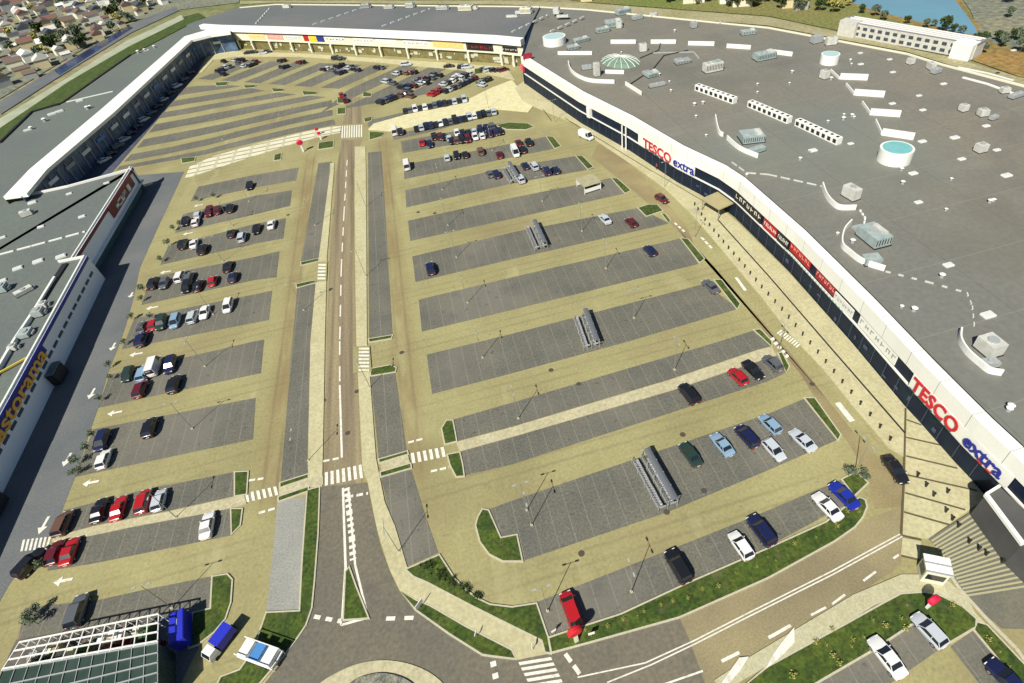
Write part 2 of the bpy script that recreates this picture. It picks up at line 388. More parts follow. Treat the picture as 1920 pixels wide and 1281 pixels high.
# roads
sheet('road', [(640,262),(631,320),(618,480),(613,640),(610,760),(606,915),(678,915),(677,870),(667,640),(664,480),(663,320),(678,262)], .008, roadm)
sheet('road', [(650,182),(643,232),(678,232),(676,182)], .008, roadm)
for x0, x1 in ((0, 0),):
    pass
RL = [(602,913),(597,1000),(590,1090),(583,1130),(573,1168),(557,1195),(520,1250),(490,1290),(450,1360)]
RRt = [(688,905),(697,950),(712,1020),(730,1070),(748,1108),(780,1145),(843,1190),(905,1228),(960,1238),(1022,1228),(1105,1207),(1275,1160),(1292,1198),(1322,1281),(1360,1400)]
sheet('road', RL+[(500,1500),(1300,1500)]+RRt[::-1], .010, asph)
sheet('road', [(1275,1160),(1440,1085),(1565,1015),(1625,975),(1690,950),(1692,1003),(1690,1060),(1600,1120),(1500,1175),(1440,1215),(1390,1265),(1360,1300),(1322,1281)], .009, M('road_tan', (.21,.175,.10), .85, (.30,.255,.13), .07, 5, .9, fine=.15))
sheet('road', [(1130,245),(1197,320),(1285,420),(1302,460),(1400,570),(1480,660),(1560,760),(1600,810),(1640,850),(1690,900),(1690,950),(1640,955),(1625,890),(1590,830),(1540,765),(1500,700),(1440,630),(1400,578),(1330,490),(1270,430),(1190,360),(1110,295)], .007, M('road_brown', (.20,.155,.08), .85, (.33,.28,.13), .06, 5, .9, fine=.15))
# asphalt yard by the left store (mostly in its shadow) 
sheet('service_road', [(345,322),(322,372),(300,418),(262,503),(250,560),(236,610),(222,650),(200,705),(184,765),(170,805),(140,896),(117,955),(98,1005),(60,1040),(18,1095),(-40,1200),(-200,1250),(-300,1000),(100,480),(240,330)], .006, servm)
sheet('service_road', [(368,140),(225,307),(195,340),(60,365),(110,300),(330,90),(400,80)], .006, M('service_shade_bluegrey', (.07,.08,.11), .85, (.045,.055,.09), .08, 5, .9, fine=.3, fscale=.8))  # blue-grey paints the mall wing's wide shadow into the ground colour
# pavements
hatch = M('walkway_hatched', (.66, .63, .47), .9, (.58, .54, .36), .3, 4, .8, fine=.15)
add_lines(hatch, 1, 3.1, .7, (.16, .16, .10), .8); add_lines(hatch, 0, 5.2, .9, (.45, .42, .28), .9)
slab('pavement', [(619,306),(627,306),(626,320),(613,480),(609,640),(607,760),(604,912),(579,912),(577,870),(582,640),(592,530),(598,480),(619,320)], .13, pave)
slab('pavement', [(665,275),(685,275),(686,320),(687,480),(688,640),(693,700),(705,860),(712,895),(721,940),(730,962),(740,985),(763,1062),(780,1083),(880,1134),(960,1174),(1017,1201),(1026,1226),(968,1237),(960,1219),(870,1173),(805,1135),(750,1108),(730,1066),(708,997),(700,960),(690,905),(680,880),(676,800),(668,640),(666,480)], .13, pave)
slab('walkway', [(346,335),(480,291),(560,266),(600,256),(638,248),(640,236),(600,240),(560,250),(480,270),(400,293),(356,312)], .13, hatch)
slab('walkway', [(690,243),(735,246),(800,232),(925,204),(990,210),(1000,198),(960,150),(920,165),(880,185),(760,215),(700,232)], .13, M('walkway_cream', (.64,.60,.36), .9, (.54,.50,.27), .5, 4, .9, fine=.18))
slab('walkway', [(855,829),(960,801),(1257,712),(1422,656),(1447,650),(1456,666),(1440,671),(1262,731),(960,819),(862,846)], .13, walk)
slab('walkway', [(712,866),(764,850),(769,868),(716,886)], .13, walk)
slab('walkway', [(523,914),(578,897),(606,893),(606,908),(578,913),(524,932)], .13, walk)
slab('walkway', [(100,1007),(175,987),(312,960),(441,931),(458,928),(462,944),(434,952),(375,964),(250,987),(175,1003),(97,1017)], .13, walk)
slab('pavement', [(985,150),(1010,170),(1090,225),(1180,275),(1270,338),(1345,385),(1378,412),(1480,512),(1595,640),(1697,762),(1790,862),(1850,933),(1741,1010),(1692,1003),(1697,858),(1665,838),(1600,762),(1540,688),(1480,625),(1430,560),(1380,500),(1330,440),(1290,395),(1245,352),(1180,305),(1120,265),(1080,232),(1020,208),(980,190),(965,165)], .13, pave)
slab('pavement', [(1692,1008),(1727,1014),(1724,1048),(1689,1040)], .13, pave)
slab('pavement', [(1690,1115),(1640,1135),(1590,1166),(1440,1248),(1350,1300),(1340,1275),(1400,1235),(1500,1175),(1600,1115),(1690,1077),(1730,1077),(1780,1090),(1810,1118),(1830,1150),(1850,1170),(1830,1172),(1803,1135),(1760,1115),(1733,1110)], .13, M('pavement_grey', (.47,.45,.30), .9, (.40,.375,.22), .2, 5, .8, fine=.15))
slab('pavement', [(400,90),(440,96),(560,100),(700,109),(830,117),(950,126),(965,150),(900,135),(700,116),(560,106),(440,106),(400,112),(380,135),(372,138)], .13, pave)
# garden / bottom-left corner apron
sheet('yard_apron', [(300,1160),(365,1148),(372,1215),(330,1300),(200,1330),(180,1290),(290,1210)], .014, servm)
# roundabout
RB = smooth_px([(585,1300),(600,1281),(630,1262),(670,1245),(715,1238),(760,1243),(800,1258),(830,1281),(845,1310)], 5)
slab('roundabout_apron', RB+[(800,1370),(715,1390),(620,1360)], .12, walk)
slab('roundabout_island', smooth_px([(640,1300),(655,1281),(680,1268),(715,1262),(748,1268),(772,1281),(785,1300)], 5)+[(715,1350)], .35, M('gravel_dark', (.09,.09,.07), .95, (.3,.29,.22), 1.2, 4, 1., fine=.5, fscale=6))

# ------------------------------------------------------------ grass islands
for ps in [
 [(577,920),(598,914),(595,1000),(588,1090),(583,1140),(572,1172),(558,1193),(530,1230),(505,1258),(470,1300),(400,1300),(415,1270),(450,1257),(480,1215),(488,1185),(500,1150),(563,1147),(568,1050)],
 [(649,1072),(654,1066),(666,1100),(689,1158),(645,1161)],
 [(763,1068),(823,1042),(851,1086),(870,1105),(891,1122),(918,1135),(960,1140),(1005,1133),(1026,1195),(1031,1223),(1023,1222),(1017,1200),(960,1172),(880,1132),(800,1090),(776,1080)],
 [(1030,1197),(1072,1183),(1165,1153),(1290,1095),(1440,1030),(1550,980),(1598,942),(1612,934),(1621,938),(1624,950),(1617,968),(1602,987),(1565,1013),(1440,1082),(1273,1156),(1105,1203),(1035,1222)],
 [(752,1110),(780,1127),(805,1137),(870,1175),(958,1220),(965,1234),(925,1229),(905,1226),(843,1187),(780,1142)],
 [(905,956),(897,970),(893,985),(901,1015),(918,1038),(943,1051),(978,1051),(968,1004),(938,1010),(927,985),(915,958)],
 [(838,789),(848,789),(852,810),(855,827),(835,832),(829,803)],
 [(840,853),(861,849),(866,870),(869,892),(856,893),(845,872)],
 [(695,692),(732,685),(742,690),(740,697),(696,704)],
 [(711,862),(763,847),(764,851),(712,867)], [(714,886),(769,870),(770,877),(715,893)],
 [(526,906),(577,890),(577,896),(526,913)], [(523,932),(577,914),(577,920),(523,939)],
 [(565,492),(597,485),(597,489),(565,497)], [(556,533),(595,525),(594,529),(557,539)],
 [(692,636),(735,629),(733,634),(693,641)],
 [(1147,334),(1157,335),(1182,357),(1172,362)],
 [(1197,390),(1215,384),(1232,384),(1242,395),(1212,405)], [(1241,401),(1247,401),(1256,413),(1255,419)],
 [(1277,447),(1290,449),(1320,485),(1312,492)], [(1340,525),(1352,525),(1387,570),(1382,579)],
 [(1415,619),(1425,618),(1446,640),(1447,649)], [(1460,662),(1466,662),(1479,687),(1474,698)],
 [(1510,747),(1527,747),(1575,815),(1571,824)], [(1580,899),(1605,887),(1626,905),(1602,928)],
 [(1080,292),(1092,293),(1112,313),(1102,317)], [(1025,256),(1037,257),(1051,274),(1040,278)],
 [(930,235),(955,230),(990,232),(1000,238),(985,243),(950,242)],
 [(441,886),(464,885),(461,926),(441,929)], [(434,955),(453,955),(449,985),(435,1000)],
 [(399,1082),(425,1078),(434,1088),(431,1130),(421,1160),(400,1185),(370,1208),(355,1213),(363,1150),(396,1142)],
 [(1690,1115),(1733,1112),(1760,1117),(1803,1138),(1829,1161),(1828,1175),(1775,1206),(1718,1163),(1635,1218),(1530,1279),(1500,1300),(1380,1300),(1440,1252),(1590,1170),(1658,1132)],
 [(1833,1168),(1850,1173),(1920,1247),(1950,1290),(1925,1295),(1895,1262),(1828,1181)],
 [(633,182),(648,183),(647,193),(633,193)], [(633,203),(648,202),(647,213),(633,214)],
 [(683,222),(697,219),(696,226),(684,229)], [(693,247),(722,249),(715,256),(693,262)],
 [(681,172),(697,176),(695,181),(681,181)], [(598,268),(625,264),(624,276),(597,280)],
 [(404,155),(428,154),(424,160),(406,161)], [(457,160),(480,160),(477,164),(460,165)],
 [(510,166),(533,167),(530,171),(513,172)], [(567,171),(595,173),(591,177),(570,178)],
 [(340,297),(366,295),(364,302),(342,306)], [(515,291),(527,287),(526,299),(514,301)],
 [(890,129),(905,128),(905,138),(890,139)]]:
    island(ps, kerb=.22)
sheet('grass_base', [(1, 1)], 0, grassm) if False else None
P0 = [(0,268),(-60,300),(-60,262),(0,235),(60,186),(130,145),(240,80),(320,38),(372,24),(385,32),(350,48),(245,103),(120,190)]
sheet('grass', P0, -.02, grassm, kind='stuff')
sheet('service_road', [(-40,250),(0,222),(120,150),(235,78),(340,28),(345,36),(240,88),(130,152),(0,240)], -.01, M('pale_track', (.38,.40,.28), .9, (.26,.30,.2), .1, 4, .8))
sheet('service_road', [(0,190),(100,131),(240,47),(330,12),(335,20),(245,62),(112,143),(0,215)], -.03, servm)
sheet('dark_strip', [(100,132),(240,48),(250,52),(112,141)], .0, M('strip_dark_blue', (.02,.03,.08), .2, (.04,.05,.12), .2, 3, .8))  # narrow dark blue strip along the far service road
sheet('dirt_strip', [(450,8),(517,5),(960,9),(1440,48),(1700,97),(1765,117),(1930,165),(1930,150),(1800,112),(1560,58),(1440,32),(1100,6),(960,2),(450,2)], -.03, dirtm)
sheet('dry_verge', [(1100,4),(1440,30),(1560,55),(1820,112),(1930,148),(1930,105),(1840,95),(1830,60),(1600,10),(1560,-10),(1000,-10)], -.06, grassy)
sheet('orange_verge', [(1800,105),(1930,150),(1930,95),(1840,75)], -.05, orangem)
sheet('pond', [(1587,-20),(1590,2),(1640,20),(1740,45),(1800,62),(1835,66),(1828,50),(1810,25),(1775,-20)], -.04, waterm)
sheet('pond_bank', [(1560,-22),(1585,4),(1640,27),(1735,52),(1800,70),(1842,74),(1835,48),(1815,20),(1785,-24)], -.055, orangem)
sheet('hillside', [(1785,-30),(1820,20),(1845,80),(1940,100),(2100,60),(2100,-80)], -.06, scrub)
sheet('hillside', [(-400,-100),(450,-60),(448,5),(340,18),(240,42),(100,125),(0,185),(-200,290)], -.065, scrub)

# ------------------------------------------------------------ painted markings
def quadpt(q, s, t):
    a = q[0]+(q[1]-q[0])*s; b = q[3]+(q[2]-q[3])*s; return a+(b-a)*t
def zebra(q, n, z=.03, duty=.55):
    """q: px quad a,b,c,d ; stripes run a->d, repeated along a->b"""
    z += lift(); Q = W(q, z); mb = MB()
    for k in range(n):
        s0 = k/(n-1+duty); s1 = (k+duty)/(n-1+duty)
        mb.poly([quadpt(Q, s0, 0), quadpt(Q, s1, 0), quadpt(Q, s1, 1), quadpt(Q, s0, 1)], True)
    o = mb.obj('zebra_crossing', white); o['kind'] = 'structure'
zebra([(609,886),(678,871),(681,896),(609,911)], 7)
zebra([(770,850),(832,838),(836,856),(773,869)], 6)
zebra([(459,925),(518,912),(522,928),(462,942)], 6)
sheet('side_road', [(662,650),(693,648),(697,696),(662,700)], .19, yard); sheet('side_road', [(592,491),(614,490),(612,527),(589,528)], .19, yard)
zebra([(673,652),(672,696),(692,696),(692,652)], 7, .2)
zebra([(597,495),(595,524),(610,524),(611,495)], 5, .2)
zebra([(641,236),(679,234),(679,257),(640,259)], 9)
zebra([(43,1012),(96,1006),(90,1028),(38,1034)], 7)
zebra([(972,1242),(1000,1300),(1060,1290),(1033,1232)], 6)
zebra([(1456,625),(1494,652),(1502,645),(1465,618)], 9)
zebra([(1443,636),(1475,672),(1480,668),(1450,632)], 5)
def line(ps, wdt, z=.03, dash=None, name='road_marking', m=white):
    z += lift()+(.02 if z > .1 else 0); P = W(ps, z); mb = MB()
    for a, b in zip(P, P[1:]):
        L = (b-a).length; d = (b-a).normalized(); n = Vector((-d.y, d.x, 0))*wdt/2
        t = 0
        while t < L:
            e = min(t+(dash[0] if dash else L), L)
            mb.poly([a+d*t-n, a+d*e-n, a+d*e+n, a+d*t+n]); t = e+(dash[1] if dash else 1)
    o = mb.obj(name, m); o['kind'] = 'structure'; return o
line([(651,300),(645,400),(640,500),(637,640),(637,720)], .28, dash=(4, 3.2))
line([(637,722),(641,858)], .35)
line([(606,865),(641,858)], .4, dash=(1.0, .5))
line([(643,915),(648,1064),(642,1160)], .35); line([(653,915),(666,1060),(690,1158),(640,1172),(637,1160)], .3)
line([(650,915),(655,960),(660,1010),(662,1050)], .9, z=.025, dash=(.5, .5))
line([(589,1156),(637,1165)], .5, dash=(.9, .8)); line([(724,1160),(790,1158)], .5, dash=(1.2, 1.2))
line([(650,932),(690,925)], .45, dash=(1., .5)); line([(765,830),(796,822)], .4, dash=(1., .4)); line([(808,884),(842,876)], .4, dash=(1., .4))
line([(467,901),(494,897)], .4, dash=(1., .4)); line([(485,962),(517,953)], .4, dash=(1., .4))
line([(600,918),(596,1000),(591,1090),(587,1110)], .22)
line([(1083,1270),(1210,1243),(1300,1202),(1400,1151),(1560,1071),(1690,1000)], .15)
line([(1138,1280),(1220,1247),(1302,1208),(1402,1157),(1562,1077),(1692,1006)], .15)
line([(1240,1285),(1318,1258)], .2)
line([(1060,1226),(1090,1268)], .5, dash=(1.1,.5))
line([(1450,1190),(1560,1133),(1685,1040)], .25, dash=(2.2, 3.2))
line([(1353,1240),(1452,1190),(1530,1145)], .35, dash=(2.4, 4))
line([(924,1240),(932,1285)], .7, dash=(.6, .7))
line([(1265,418),(1284,435)], .5, dash=(1, .6)); line([(1315,445),(1335,466)], .5, dash=(1.2, .5)); line([(1380,520),(1398,545)], .6); line([(1570,755),(1598,790)], .9)
line([(1225,322),(1327,382)], .18, z=.14, name='drain_channel', m=dark)
line([(1345,411),(1439,515),(1547,640),(1697,812)], .3, z=.14, name='drain_channel', m=dark)
for a, b in [((1700,787),(1728,797)),((1699,820),(1765,835)),((1699,855),(1795,878)),((1698,890),(1832,920)),((1697,924),(1810,956)),((1695,960),(1780,984)),((1692,1004),(1728,1013)),((1690,1042),(1724,1050)),((1698,765),(1695,900)),((1695,900),(1690,1003)),((1224,322),(1060,222)),((1018,205),(1034,226))]:
    line([a, b], .28, z=.14, name='paving_joint', m=M('joint_brown', (.10, .08, .04), .9))
def arrow(x, y, dx, dy, L=2.7, z=.03):
    a = at(x, y, z); b = at(x+dx, y+dy, z); d = (b-a).normalized(); n = Vector((-d.y, d.x, 0))
    mb = MB(); mb.poly([a-d*L/2-n*.22, a+d*L*.1-n*.22, a+d*L*.1+n*.22, a-d*L/2+n*.22])
    mb.poly([a+d*L*.1-n*.75, a+d*L/2, a+d*L*.1+n*.75]); o = mb.obj('road_arrow', white); o['kind'] = 'structure'
for x, y in [(255,664),(215,774),(170,905),(118,1089),(285,577),(310,510),(352,438),(372,385)]: arrow(x, y, -10, 2)
for ps in ([(1489,1176),(1490,1204),(1462,1234),(1436,1254),(1445,1234),(1466,1204)],[(1386,1233),(1404,1231),(1386,1260),(1356,1292),(1346,1290),(1370,1256)]):
    sheet('road_arrow', ps, .21, white)
for x, y, L_ in [(172,738,2.8),(126,862,2.8),(82,985,3),(212,650,2.4),(246,553,2)]:
    arrow(x, y, -8, 14, L_)
for i_, (x, y) in enumerate([(1033,694),(1090,1038),(652,812),(669,734),(620,542),(607,751),(1250,960),(1085,720),(753,661),(1280,815),(1320,920),(540,403),(815,400),(784,398),(1523,720)]):
    c_ = at(x, y, .032); r_ = .45
    MB().poly([(c_.x+math.cos(t*.5236)*r_, c_.y+math.sin(t*.5236)*r_, .031+lift()) for t in range(12)]).obj('manhole_cover', M('cast_iron', (.07,.055,.04), .8))['kind'] = 'structure'
# striped ramp on the bottom right
RP = [(1741,1010),(1852,940),(1915,1020),(1990,1100),(1960,1180),(1880,1178),(1812,1120),(1786,1078),(1771,1034)]
slab('striped_ramp', RP, .15, M('ramp_paving', (.165,.155,.11), .9, (.12,.12,.10), .2, 4, .8, fine=.15))
A, B, C, D = W([(1745,1012),(1852,940),(1985,1095),(1815,1120)], .17)
mb = MB()
for k in range(18):
    s = (k+.5)/18; a = A+(D-A)*s; b = B+(C-B)*s; d = (b-a).normalized(); n = Vector((-d.y, d.x, 0))*.11
    mb.poly([a-n, b-n, b+n, a+n])
mb.obj('ramp_stripes', M('stripe_pale', (.38,.36,.21), .8))['kind'] = 'structure'
line([(1780,1075),(1800,1105),(1850,1160),(1905,1215),(1960,1290)], .45, z=.2, name='kerb', m=kerbm)
bays([(1718,1166),(1775,1209)], [(1535,1283),(1640,1302)][::1])
bays([(1828,1181),(1895,1262)], [(1782,1213),(1850,1300)])

# ------------------------------------------------------------ vehicles
def car_parts(kind):
    """returns dict of meshes for one kind of vehicle; length along +Y (nose at +Y)"""
    S = dict(hatch=(4.0,1.76,1.48), sedan=(4.5,1.80,1.43), suv=(4.6,1.88,1.72), van=(5.3,1.98,2.25), mpv=(4.4,1.82,1.65))[kind]
    L, Wd, H = S; hw = Wd/2; hood = dict(hatch=.92, sedan=.92, suv=1.08, van=1.15, mpv=1.0)[kind]
    deck = dict(hatch=.98, sedan=.98, suv=1.12, van=1.2, mpv=1.05)[kind]
    def ring(y, w_, zb, zt):
        return [(-w_*.86, y, zb), (-w_, y, zb+.18), (-w_, y, zt-.22), (-w_*.9, y, zt), (0, y, zt+.03), (w_*.9, y, zt), (w_, y, zt-.22), (w_, y, zb+.18), (w_*.86, y, zb)]
    h = L/2
    st = [(-h, hw*.82, .38, deck-.12), (-h+.12, hw*.94, .26, deck-.02), (-h+.5, hw, .22, deck), (-h*.5, hw, .2, deck), (0, hw, .2, (hood+deck)/2), (h*.35, hw, .2, hood), (h*.7, hw*.98, .2, hood-.06), (h-.2, hw*.9, .24, hood-.2), (h, hw*.7, .36, hood-.32)]
    b = MB(); b.smooth = True; b.loft([ring(*s) for s in st][::-1])
    # greenhouse
    cab = dict(hatch=(-h+.12,-h+.55,.25,1.0), sedan=(-h+.75,-h+1.35,.2,1.0), suv=(-h+.1,-h+.4,.45,1.15), van=(-h+.03,-h+.1,1.35,2.05), mpv=(-h+.08,-h+.4,.6,1.45))[kind]
    y0, y1, y2, y3 = cab
    def cring(y, w_, z): return (w_, y, z)
    gb, gt = hw*.90, hw*.74
    zb0, zt0 = deck-.06, H-.05
    g = MB(); g.smooth = False
    lo = [(-gb, y0, zb0), (gb, y0, zb0), (gb, y3, hood-.05), (-gb, y3, hood-.05)]
    hi = [(-gt, y1, zt0), (gt, y1, zt0), (gt, y2, zt0), (-gt, y2, zt0)]
    g.loft([lo, hi], cap=False); g.poly(hi)
    # roof panel + pillars belong to the body
    b.smooth = True
    rt = [(-gt-.03, y1-.05), (gt+.03, y1-.05), (gt+.03, y2+.05), (-gt-.03, y2+.05)]
    b.prism([(x*.98, y) for x, y in rt], H-.07, H-.0, True)
    Z = Vector
    for sx in (-1, 1):
        for (ya, yb) in ((y0, y1), (y3, y2)):
            za = zb0 if ya == y0 else hood-.05
            b.tube((sx*(gb+.0), ya, za), (sx*(gt+.01), yb, H-.03), .05, 4)
        ym = (y1+y2)/2-.1
        b.tube((sx*(gb+.015), ym, zb0), (sx*(gt+.02), ym, H-.03), .05, 4)
        b.box((sx*(hw+.08), y3-.3, hood+.03), (.16, .1, .12))
    if kind == 'van':   # panel sides
        for sx in (-1, 1):
            b.poly([(sx*(gb+.02), y0, zb0), (sx*(gb+.02), .7, zb0), (sx*(gt+.03), .7, zt0+.02), (sx*(gt+.03), y1, zt0+.02)], sx > 0)
    wh = MB(); wh.cur = 0; wh.tube((-.11, 0, 0), (.11, 0, 0), .32, 12); wh.cur = 1; wh.tube((-.12, 0, 0), (.12, 0, 0), .19, 8)
    hl = MB(); hl.box((0, 0, 0), (.36, .16, .16))
    tl = MB(); tl.box((0, 0, 0), (.26, .14, .2))
    pl = MB(); pl.box((0, 0, 0), (.5, .05, .12))
    me = {}
    me['body'] = b.mesh(kind+'_body', M('car_paint_white', (.72,.72,.70), .3, coat=.6)); me['window'] = g.mesh(kind+'_window', glassm)
    me['wheel'] = wh.mesh('wheel', [tyrem, rimm]); me['headlight'] = hl.mesh('headlight', headm)
    me['tail_light'] = tl.mesh('tail_light', tailm); me['number_plate'] = pl.mesh('number_plate', white)
    me['_'] = (h, hw, hood, deck)
    return me
PARTS = {k: car_parts(k) for k in ('hatch', 'sedan', 'suv', 'van', 'mpv')}
PAINT = dict(
 white=(.72,.72,.70), silver=(.48,.52,.55), black=(.012,.012,.015), navy=(.012,.016,.06), red=(.40,.012,.016),
 maroon=(.11,.01,.015), blue=(.015,.03,.30), green=(.02,.045,.035), grey=(.10,.11,.12), skyblue=(.22,.34,.46), brown=(.14,.07,.045), beige=(.42,.38,.28))
PNAME = dict(white='white', silver='silver', black='black', navy='dark navy', red='red', maroon='maroon', blue='bright blue', green='dark green', grey='dark grey', skyblue='pale blue', brown='brown', beige='beige')
TNAME = dict(hatch='hatchback', sedan='saloon', suv='estate', van='van', mpv='minivan')
PROTO = {}
def proto(kind, paint, full):
    k = (kind, paint, full)
    if k in PROTO: return PROTO[k], False
    me = PARTS[kind]; h, hw, hood, deck = me['_']
    root = empty('parked_car' if kind != 'van' else 'parked_van', (0, 0, 0))
    def part(nm, loc=(0, 0, 0)):
        o = bpy.data.objects.new(nm, me[nm]); col.objects.link(o); o.parent = root; o.location = loc; return o
    b = part('body'); pm = M('car_paint_'+paint, PAINT[paint], .3, coat=.6)
    b.material_slots[0].link = 'OBJECT'; b.material_slots[0].material = pm
    part('window')
    for sx in (-1, 1):
        for sy in (-.62, .62): part('wheel', (sx*(hw-.1), sy*h, .32))
    if full:
        for sx in (-1, 1):
            part('headlight', (sx*(hw-.34), h-.14, hood-.30)); part('tail_light', (sx*(hw-.26), -h+.04, deck-.25))
        part('number_plate', (0, -h+.0, .55))
    PROTO[k] = root; return root, True
ORD = 'first second third fourth fifth sixth seventh eighth ninth tenth eleventh twelfth thirteenth fourteenth fifteenth sixteenth seventeenth eighteenth nineteenth twentieth'.split()
KINDS = ['hatch', 'sedan', 'mpv', 'hatch', 'suv']
def row(where, cars, group=None, heading=None, full=True):
    """cars: (px, py, paint[, kind[, heading deg]])  ordered left to right for the label"""
    cars = sorted(cars, key=lambda c: c[0]); n = len(cars)
    for i, c in enumerate(cars):
        x, y, paint = c[:3]; kind = c[3] if len(c) > 3 and c[3] else KINDS[(i*7+int(x)) % 5]
        hd = c[4] if len(c) > 4 else (heading if heading is not None else (90 if (int(x)+i) % 3 else 270))+random.uniform(-1.5, 1.5)
        p, new = proto(kind, paint, full); r = p if new else copy_tree(p)
        P = at(x, y, .6); r.location = (P.x, P.y, .02)
        r.rotation_euler = (0, 0, R(hd-90))
        same = [d for d in cars if d[2] == paint]
        tn = TNAME[kind]
        pos = ('' if n == 1 else (', %s from the left' % ORD[i] if i else ', leftmost'))
        assert len(('%s %s %s%s' % (PNAME[paint], tn, where, pos)).split()) <= 16, where
        tag(r, '%s %s %s%s' % (PNAME[paint], tn, where, pos), 'van' if kind == 'van' else 'car', group or 'vehicles in the car park')
row('parked beside the long grass verge', [(1070,1142,'red','mpv',95),(1271,1062,'black','suv',97),(1389,1023,'white','hatch',97),(1427,995,'navy','suv',98),(1551,950,'white','sedan',100),(1582,929,'blue','sedan',101)])
row('in the row with the largest trolley shelter', [(1294,852,'green','sedan',98),(1354,834,'skyblue','sedan',99),(1400,819,'navy','mpv',100),(1444,796,'skyblue','hatch',101),(1451,844,'silver','hatch',280),(1505,826,'silver','sedan',102)])
row('parked just below the narrow pale walkway', [(1291,739,'black','suv',97),(1383,706,'red','hatch',100),(1412,694,'black','sedan',280),(1448,681,'grey','hatch',100)])
row('alone at the right end by a green island', [(1332,537,'grey','sedan',98)])
row('alone near the right end of an empty row', [(1218,470,'navy','hatch',97)])
row('in the row with the middle trolley shelter', [(807,504,'navy','suv',92),(1134,411,'silver','sedan',98),(1183,417,'maroon','hatch',98)])
row('driving on the road along the store pavement', [(1241,373,'maroon','hatch',-72)])
row('parked on the pavement below the white square column', [(1099,256,'white','van',-66)])
row('driving past the plaza at the right kerb', [(1679,881,'black','sedan',-96)])
row('around the upper trolley shelter', [(918,326,'grey'),(930,327,'navy'),(975,336,'silver'),(984,311,'navy'),(1001,312,'silver'),(1024,321,'navy'),(1041,319,'navy')], heading=96)
row('in the row beginning with the lone white van', [(763,311,'white','van',90),(838,296,'silver'),(856,292,'black'),(872,290,'black'),(901,284,'brown'),(936,290,'maroon'),(966,286,'white','van'),(980,280,'black'),(972,268,'maroon'),(991,267,'black')])
row('in the double packed row, lower line', [(791,267,'red'),(806,271,'navy'),(847,264,'black'),(856,263,'brown'),(866,262,'black'),(877,261,'maroon'),(891,257,'white'),(904,255,'white'),(918,251,'navy'),(929,248,'navy'),(938,247,'black')])
row('in the double packed row, upper line', [(814,256,'black'),(825,256,'maroon'),(832,257,'black'),(842,259,'silver'),(857,250,'white'),(867,250,'black'),(878,249,'black'),(889,246,'silver'),(901,244,'navy'),(912,241,'navy'),(922,237,'grey')])
cs = ['black','silver','black','navy','black','white','black','grey','black','navy','black','silver','white','black','black','grey','silver']
row('packed along the lower edge of the cream walkway', [(781+i*9.0, 241-i*1.95, cs[i]) for i in range(17)], full=False)
row('by the walkway near the zebra crossing', [(740,247,'white','van',90),(751,247,'black','suv',90)])
row('packed along the upper edge of the cream walkway', [(760+i*9.2, 208-i*1.75, cs[(i*5+2) % 17]) for i in range(13)], full=False)
H = 128
row('in the slanting row nearest the central road', [(712,192,'black'),(720,189,'grey'),(728,186,'navy'),(736,183,'black'),(750,178,'brown'),(758,176,'maroon'),(768,180,'brown'),(762,170,'grey')], heading=H, full=False)
row('in the slanting row left of the red cars', [(752,164,'black'),(765,162,'navy'),(776,161,'maroon'),(787,156,'silver'),(797,155,'black'),(779,152,'grey'),(789,149,'maroon'),(800,147,'black'),(808,146,'grey'),(812,139,'green'),(823,141,'black')], heading=H, full=False)
row('in the slanting double row, lower line', [(808,177,'red'),(815,173,'red'),(822,168,'red'),(832,171,'black'),(840,168,'silver'),(848,165,'black'),(856,162,'grey'),(864,158,'black'),(872,154,'navy'),(880,150,'black'),(888,146,'maroon')], heading=H, full=False)
row('in the slanting double row, upper line', [(830,158,'silver'),(838,155,'black'),(846,152,'white'),(855,143,'white'),(862,147,'silver'),(870,142,'black'),(878,139,'silver'),(852,148,'grey')], heading=H, full=False)
row('in the short slanting group by the tan corner', [(900,154,'grey'),(907,150,'black'),(914,148,'black'),(903,159,'silver')], heading=H, full=False)
row('parked parallel at the corner below the arcade', [(908,130,'black'),(917,131,'silver'),(926,131,'black'),(935,131,'black'),(944,131,'maroon')], heading=10, full=False)
row('in the slanting rows right of the top lamp', [(722,153,'silver'),(729,152,'black'),(736,156,'grey'),(742,138,'silver'),(748,136,'black'),(760,137,'brown'),(768,136,'maroon'),(776,135,'black')], heading=H, full=False)
row('in the middle slanting rows under the arcade', [(663,130,'black'),(670,131,'navy'),(707,127,'black'),(714,127,'grey'),(606,130,'black'),(613,129,'silver'),(622,131,'grey'),(631,125,'black'),(640,121,'black'),(634,137,'navy'),(643,134,'navy'),(651,128,'silver'),(660,125,'black')], heading=H, full=False)
row('in the upper left slanting rows', [(408,133,'black'),(415,131,'navy'),(418,139,'black'),(421,127,'silver'),(429,125,'grey'),(419,115,'black'),(438,113,'silver'),(446,113,'black'),(454,113,'black'),(447,119,'grey'),(455,124,'silver'),(466,123,'black'),(474,120,'black'),(478,116,'maroon'),(525,114,'black'),(531,113,'black'),(560,117,'maroon'),(567,116,'black'),(529,126,'black'),(536,124,'black')], heading=H, full=False)
row('at the kerb of the arcade', [(466,99,'black'),(476,98,'black'),(494,99,'silver'),(502,97,'black'),(631,109,'black'),(640,110,'black'),(762,121,'silver'),(842,124,'black'),(868,126,'black'),(876,126,'silver')], heading=-15, full=False)
row('at the top end of the central road', [(640,178,'red',None,100),(647,188,'maroon',None,100)], full=False)
